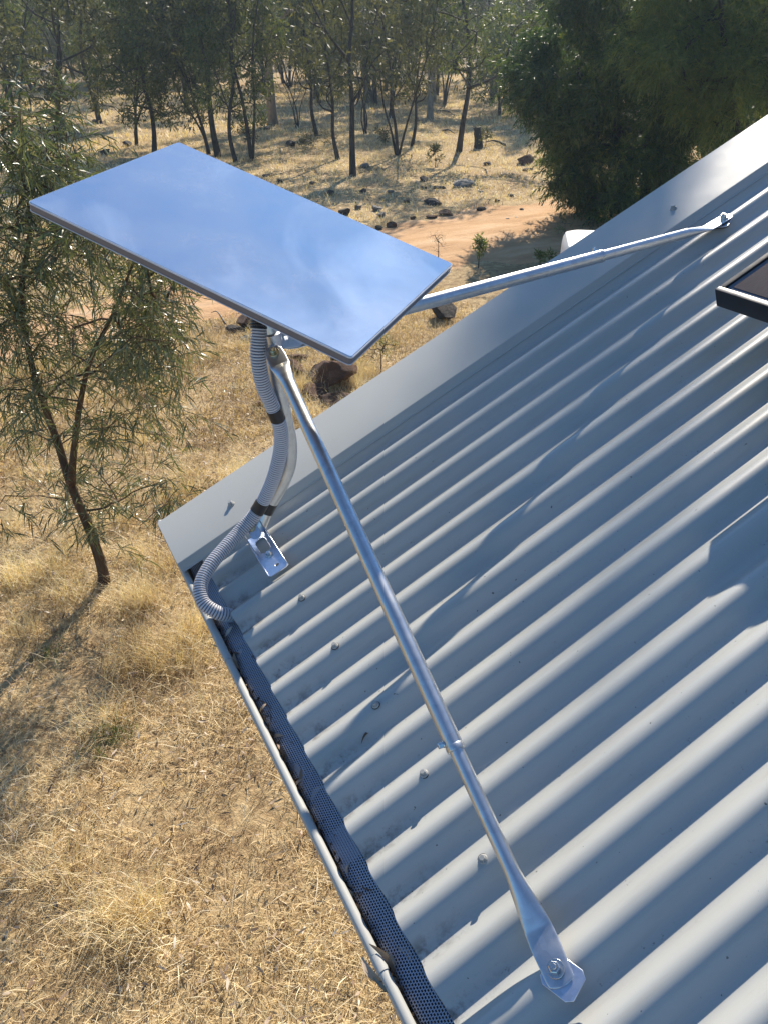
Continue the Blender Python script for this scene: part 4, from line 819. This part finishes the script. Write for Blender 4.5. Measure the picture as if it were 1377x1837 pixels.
# white tank beyond the gable
tp = at(1084, 470, 1.0)-CAM; tk = 9.2/np.hypot(tp[0], tp[1]); tpos = CAM+tp*tk; topz = (at(1060, 411, 1.0)-CAM)*9.2/np.hypot(*(at(1060, 411, 1.0)-CAM)[:2])+CAM
tank = thing('water_tank', (tpos[0], tpos[1], 0), 'white rounded plastic tank partly hidden beyond the barge capping', 'tank')
hz = topz[2]-.09; wd_ = 69*(9.2/math.cos(.27))/FPX
tg = stack([(wd_*.97, wd_*.97, .06, .02), (wd_, wd_, .10, .10), (wd_, wd_, .10, hz-.16), (wd_*.985, wd_*.985, .11, hz-.07), (wd_*.94, wd_*.94, .12, hz-.02), (wd_*.84, wd_*.84, .12, hz)])
TM = Matrix.Translation((tpos[0], tpos[1], 0)) @ Matrix.Rotation(-YAW-.15, 4, 'Z'); obj('body', recalc(tg.mesh('body', M_white, True, 40)), tank, TM)
v, f = lathe([(.2, hz-.001), (.2, hz+.03), (.17, hz+.045)], 28); g = Geo(); g.add(v, *f); obj('lid', g.mesh('lid', M_white, True, 40), tank, TM)
for zz_ in (.35, .7, 1.05):
    rb_ = stack([(wd_+.001, wd_+.001, .1, zz_), (wd_+.018, wd_+.018, .11, zz_+.02), (wd_+.018, wd_+.018, .11, zz_+.05), (wd_+.001, wd_+.001, .1, zz_+.07)])
    if zz_+.1 < hz-.16: obj('rib', recalc(rb_.mesh('rib', M_white, True, 40)), tank, TM)

# ------------------------------------------------------------------ grass and litter (stuff)
def blades(P, ln, wd, lean, rg, tint, bend=1.0):
    m = len(P); a = rg.random(m)*6.283; l = ln*rg.uniform(.5, 1.35, m)*(1+.35*patchy(P[:, 0]+3, P[:, 1]-2)); le = np.clip(rg.normal(lean, .28, m), .05, 1.5)
    hd = np.stack([np.cos(a), np.sin(a), 0*a], 1); sd = np.stack([-np.sin(a), np.cos(a), 0*a], 1)*(wd*rg.uniform(.6, 1.3, m)*.5)[:, None]; up = np.array([0, 0, 1.0])
    a1, a2 = le*(1-.25*bend), np.minimum(le*(1+.35*bend), 1.62); a2h = a+rg.normal(0, .5, m)*bend; hd2 = np.stack([np.cos(a2h), np.sin(a2h), 0*a], 1)
    m1 = P+hd*(l*.5*np.sin(a1))[:, None]+up*(l*.5*np.cos(a1))[:, None]; tp_ = m1+hd2*(l*.5*np.sin(a2))[:, None]+up*(l*.5*np.cos(a2))[:, None]
    tint = tint+.36*patchy(P[:, 0], P[:, 1])
    V = np.stack([P-sd, P+sd, m1+sd*.8, m1-sd*.8, tp_], 1); k = np.arange(m)[:, None]*5
    return V.reshape(-1, 3), [k+np.array([[0, 1, 2, 3]]), k+np.array([[3, 2, 4]])], np.repeat(np.clip(rg.normal(tint, .22, m), 0, 1), 5)
def patchy(x, y): return .5*np.sin(x*1.9+1.7*np.sin(y*1.3))*np.sin(y*2.2+1.1*np.sin(x*1.5+1))+.3*np.sin(x*5.2+y*2.9+np.sin(y*4))*np.sin(y*5.9-x*1.7)+.2*np.sin(x*13+y*5)*np.sin(y*12-x*4)
def scat(n, x0, x1, y0, y1, rg, clump=.0, thr=0.0):
    x = rg.uniform(x0, x1, n); y = rg.uniform(y0, y1, n)
    dens = .5+.3*np.sin(x*2.3+1.3*np.sin(y*1.1))*np.sin(y*2.7+.9*np.sin(x*1.7))+.25*np.sin(x*6.1+y*3.3)*np.sin(y*7.3-x*2.1)
    keep = rg.random(n) < np.clip(dens+clump, .04, 1); x, y = x[keep], y[keep]
    keep = track_d(x, y) > .86+.2*rg.random(len(x)); keep &= ~((x > .2) & (y < .15) & (x < 2*RIDGE*S_[0]-.2)); x, y = x[keep], y[keep]
    return np.stack([x, y, gz(x, y)-.004], 1)
rg = np.random.default_rng(12)
g = Geo()
P = scat(300000, -2.6, 3.4, .1, 6.2, rg, .0); v, f, t = blades(P, .075, .0034, 1.12, rg, .53); g.add(v, *f, tint=t)
P = scat(11000, -2.6, 3.4, .1, 6.2, rg, .1); v, f, t = blades(P, .17, .0034, 1.18, rg, .74, .35); v[:, 2] += .012; g.add(v, *f, tint=t)
P = scat(170000, -2.6, 6.5, 6.0, 11.6, rg, .1); v, f, t = blades(P, .12, .0055, .95, rg, .5); g.add(v, *f, tint=t)
# taller golden tufts leaning over
tc_ = scat(230, -2.6, 4.5, .3, 9.5, rg, .0); tc_ = np.concatenate([tc_, [ground_at(*q) for q in ((330, 1150), (300, 1200), (280, 1180), (350, 1180), (200, 1640), (230, 1660), (260, 1650), (640, 690), (668, 706), (520, 720), (505, 715), (640, 735), (560, 750), (480, 740), (430, 625), (240, 1090))]])
pp = np.repeat(tc_, 170, 0); pp[:, :2] += rg.normal(0, .085, (len(pp), 2)); pp[:, 2] = gz(pp[:, 0], pp[:, 1]); v, f, t = blades(pp, .25, .0030, .75, rg, .72); g.add(v, *f, tint=t)
tag(obj('dry_grass', g.mesh('dry_grass', M_grass)), kind='stuff')
g = Geo(); P = scat(150000, -4, 26, 11.5, 34, rg, -.05); v, f, t = blades(P, .15, .016, .9, rg, .70); g.add(v, *f, tint=t)
P = scat(60000, -6, 46, 33, 62, rg, .0); v, f, t = blades(P, .20, .035, .8, rg, .75); g.add(v, *f, tint=t)
tag(obj('distant_grass', g.mesh('distant_grass', M_grass)), kind='stuff')
g = Geo()
for q in ((200, 1330), (170, 1350), (215, 1310), (660, 1020), (90, 1180), (560, 620), (430, 700)):
    c = ground_at(*q); pp = np.repeat(c[None], 40, 0); pp[:, :2] += rg.normal(0, .06, (40, 2)); v, f, t = blades(pp, .11, .005, .8, rg, .5); g.add(v, *f, tint=t)
tag(obj('green_grass', g.mesh('green_grass', M_green)), kind='stuff')
g = Geo(); P = scat(13000, -2.6, 4.5, .1, 9, rg, .3); P[:, 2] += rg.uniform(.025, .07, len(P)); v, f, t = leaves(P, 1, .01, .062, .013, .0, rg, .46, 1.0, True); v[:, 2] = gz(v[:, 0], v[:, 1])+.02+np.abs(v[:, 2]-gz(v[:, 0], v[:, 1]))*.6; g.add(v, *f, tint=t)
P = scat(2600, -2.6, 4.5, .1, 9, rg, .3); P[:, 2] += .055; v, f, t = leaves(P, 1, .01, .16, .005, .0, rg, .25, 1.0, True); v[:, 2] = gz(v[:, 0], v[:, 1])+.008+np.abs(v[:, 2]-gz(v[:, 0], v[:, 1]))*.4; g.add(v, *f, tint=t)
tag(obj('leaf_litter', g.mesh('leaf_litter', M_litter)), kind='stuff')

# ------------------------------------------------------------------ sunlit air
hm = bpy.data.materials.new('haze'); hm.use_nodes = True; hn = hm.node_tree; hn.nodes.clear(); ho = N(hn, 'ShaderNodeOutputMaterial'); pv = N(hn, 'ShaderNodeVolumePrincipled')
pv.inputs['Color'].default_value = (.66, .84, 1.0, 1); pv.inputs['Density'].default_value = .0009; pv.inputs['Anisotropy'].default_value = .45; hn.links.new(pv.outputs[0], ho.inputs['Volume'])
bm = bm_box(520, 520, 33, 0, c=(100, 150, 14.9)); hz_ = bmesh_obj('haze', bm, hm); tag(hz_, kind='stuff')

# ------------------------------------------------------------------ leaves caught in the gutter and on the roof
def gum_leaf(ln, wd, curl, bend, seed, tint):
    n = 9; u = np.linspace(0, 1, n); w = wd*.5*np.sin(np.pi*np.clip(u*.97+.02, 0, 1))**.8; x = u*ln; yb = bend*np.sin(np.pi*u)*ln; z = curl*np.sin(np.pi*u)*ln
    V = np.concatenate([np.stack([x, yb+w, z+w*.35], 1), np.stack([x, yb, z], 1), np.stack([x, yb-w, z+w*.35], 1)]); i = np.arange(n-1)
    g = Geo(); g.add(V, np.stack([i, i+n, i+n+1, i+1], 1), np.stack([i+n, i+2*n, i+2*n+1, i+n+1], 1), tint=tint); return g
M_leaf_grey = leafmat('grey_green_leaf', [(0, (.20, .24, .20)), (1, (.34, .38, .33))], .45, .1)
lm = [gum_leaf(.055, .010, .12, .12, 1, .2), gum_leaf(.07, .011, .05, -.16, 2, .35), gum_leaf(.05, .012, .2, .05, 3, .55), gum_leaf(.06, .006, .08, .2, 4, .1), gum_leaf(.045, .013, .15, .1, 5, .8)]
lm = [q.mesh('dry_leaf', M_litter, True) for q in lm]; rg = np.random.default_rng(77)
def leaf_at(px, py, me, rz, tilt, lb, group=None, mt=None, sc_=1.0, h=-.03, name='dry_leaf'):
    s, y = roof_at(px, py, h); q = R(s, y, h)
    o = obj(name, me, None, Matrix.Translation(q) @ Matrix.Rotation(rz, 4, 'Z') @ Matrix.Rotation(tilt, 4, 'Y') @ Matrix.Rotation(rg.normal(0, .4), 4, 'X') @ Matrix.Scale(sc_, 4)); return tag(o, lb, 'leaf', group)
for k in range(48):
    u = rg.random(); y_ = .10-.98*u; x_ = lx+.013+abs(rg.normal(.002, .006)); z_ = -.036+rg.normal(0, .003)-.004*(x_ > lx+.019)
    o = obj('dry_leaf', lm[int(rg.integers(0, 5))], None, Matrix.Translation((x_, y_, Z0+z_)) @ Matrix.Rotation(math.pi/2*(1 if rg.random() < .5 else -1)+rg.normal(0, .45), 4, 'Z') @ Matrix.Rotation(rg.normal(0, .25), 4, 'Y') @ Matrix.Rotation(rg.normal(0, .7), 4, 'X') @ Matrix.Scale(rg.uniform(.45, .8), 4))
    tag(o, 'dry curled leaf packed in the gutter between lip and black mesh', 'leaf', 'dry leaves packed along the gutter lip')
g = Geo(); nD = 2600; yD = rg.uniform(-1.9, .22, nD); xa = np.abs(rg.normal(0, .006, nD)); P = np.stack([lx+.0105+xa*(.8+.5*np.sin(yD*23)), yD, -.034-.35*xa+rg.normal(0, .0015, nD)], 1); v, f, t = leaves(P, 1, .003, .015, .0034, .1, rg, .16, 1.0, True); g.add(v, *f, tint=t)
tag(obj('gutter_litter', g.mesh('gutter_litter', M_litter), None, Matrix.Translation(ORG)), kind='stuff')
for k in range(9):
    y_ = .05-.10*k-.03*rg.random(); u_ = rg.uniform(.35, .85); o = obj('dry_leaf', lm[int(rg.integers(0, 5))], None, Matrix.Translation((.012-u_*.041, y_, Z0-.0045-.026*u_**1.15+.003)) @ Matrix.Rotation(rg.random()*6.28, 4, 'Z') @ Matrix.Rotation(.55, 4, 'Y') @ Matrix.Scale(rg.uniform(.4, .62), 4)); tag(o, 'single dry leaf lying on the black gutter mesh', 'leaf', 'dry leaves lying on the gutter mesh')
gl = gum_leaf(.072, .0095, .03, .10, 9, .5).mesh('green_leaf', M_leaf_grey, True)
leaf_at(487, 1345, gl, 1.25, -.15, 'grey-green sickle leaf lying across the black gutter mesh', h=-.031, name='green_leaf')
leaf_at(405, 1165, gl, 2.2, 0, 'small grey-green leaf in the gutter near the conduit loop', sc_=.5, h=-.03, name='green_leaf')
leaf_at(716, 1790, gl, 2.0, 0, 'broad olive leaf in the gutter at the bottom of the picture', sc_=.6, h=-.012, name='green_leaf')
big = gum_leaf(.06, .014, .16, .14, 8, .62).mesh('curled_leaf', M_litter, True)
leaf_at(690, 1765, big, 1.9, -.25, 'large curled tan leaf poking up from the gutter', h=-.016, sc_=.7, name='curled_leaf')
leaf_at(640, 1690, lm[3], 2.6, -.3, 'thin brown leaf hanging over the gutter lip', h=.004, sc_=.32)
leaf_at(806, 1832, lm[3], .4, -.4, 'dark red-brown leaf at the mesh edge by the lowest rib', h=-.012, sc_=.55)
leaf_at(648, 1335, lm[3], .35, 0, 'thin dark curved twig leaf lying on the roof ribs', h=.008, sc_=.6)
leaf_at(626, 1575, lm[4], 1.0, -.3, 'reddish leaf stub stuck at the gutter lip halfway along', h=-.016, sc_=.5)
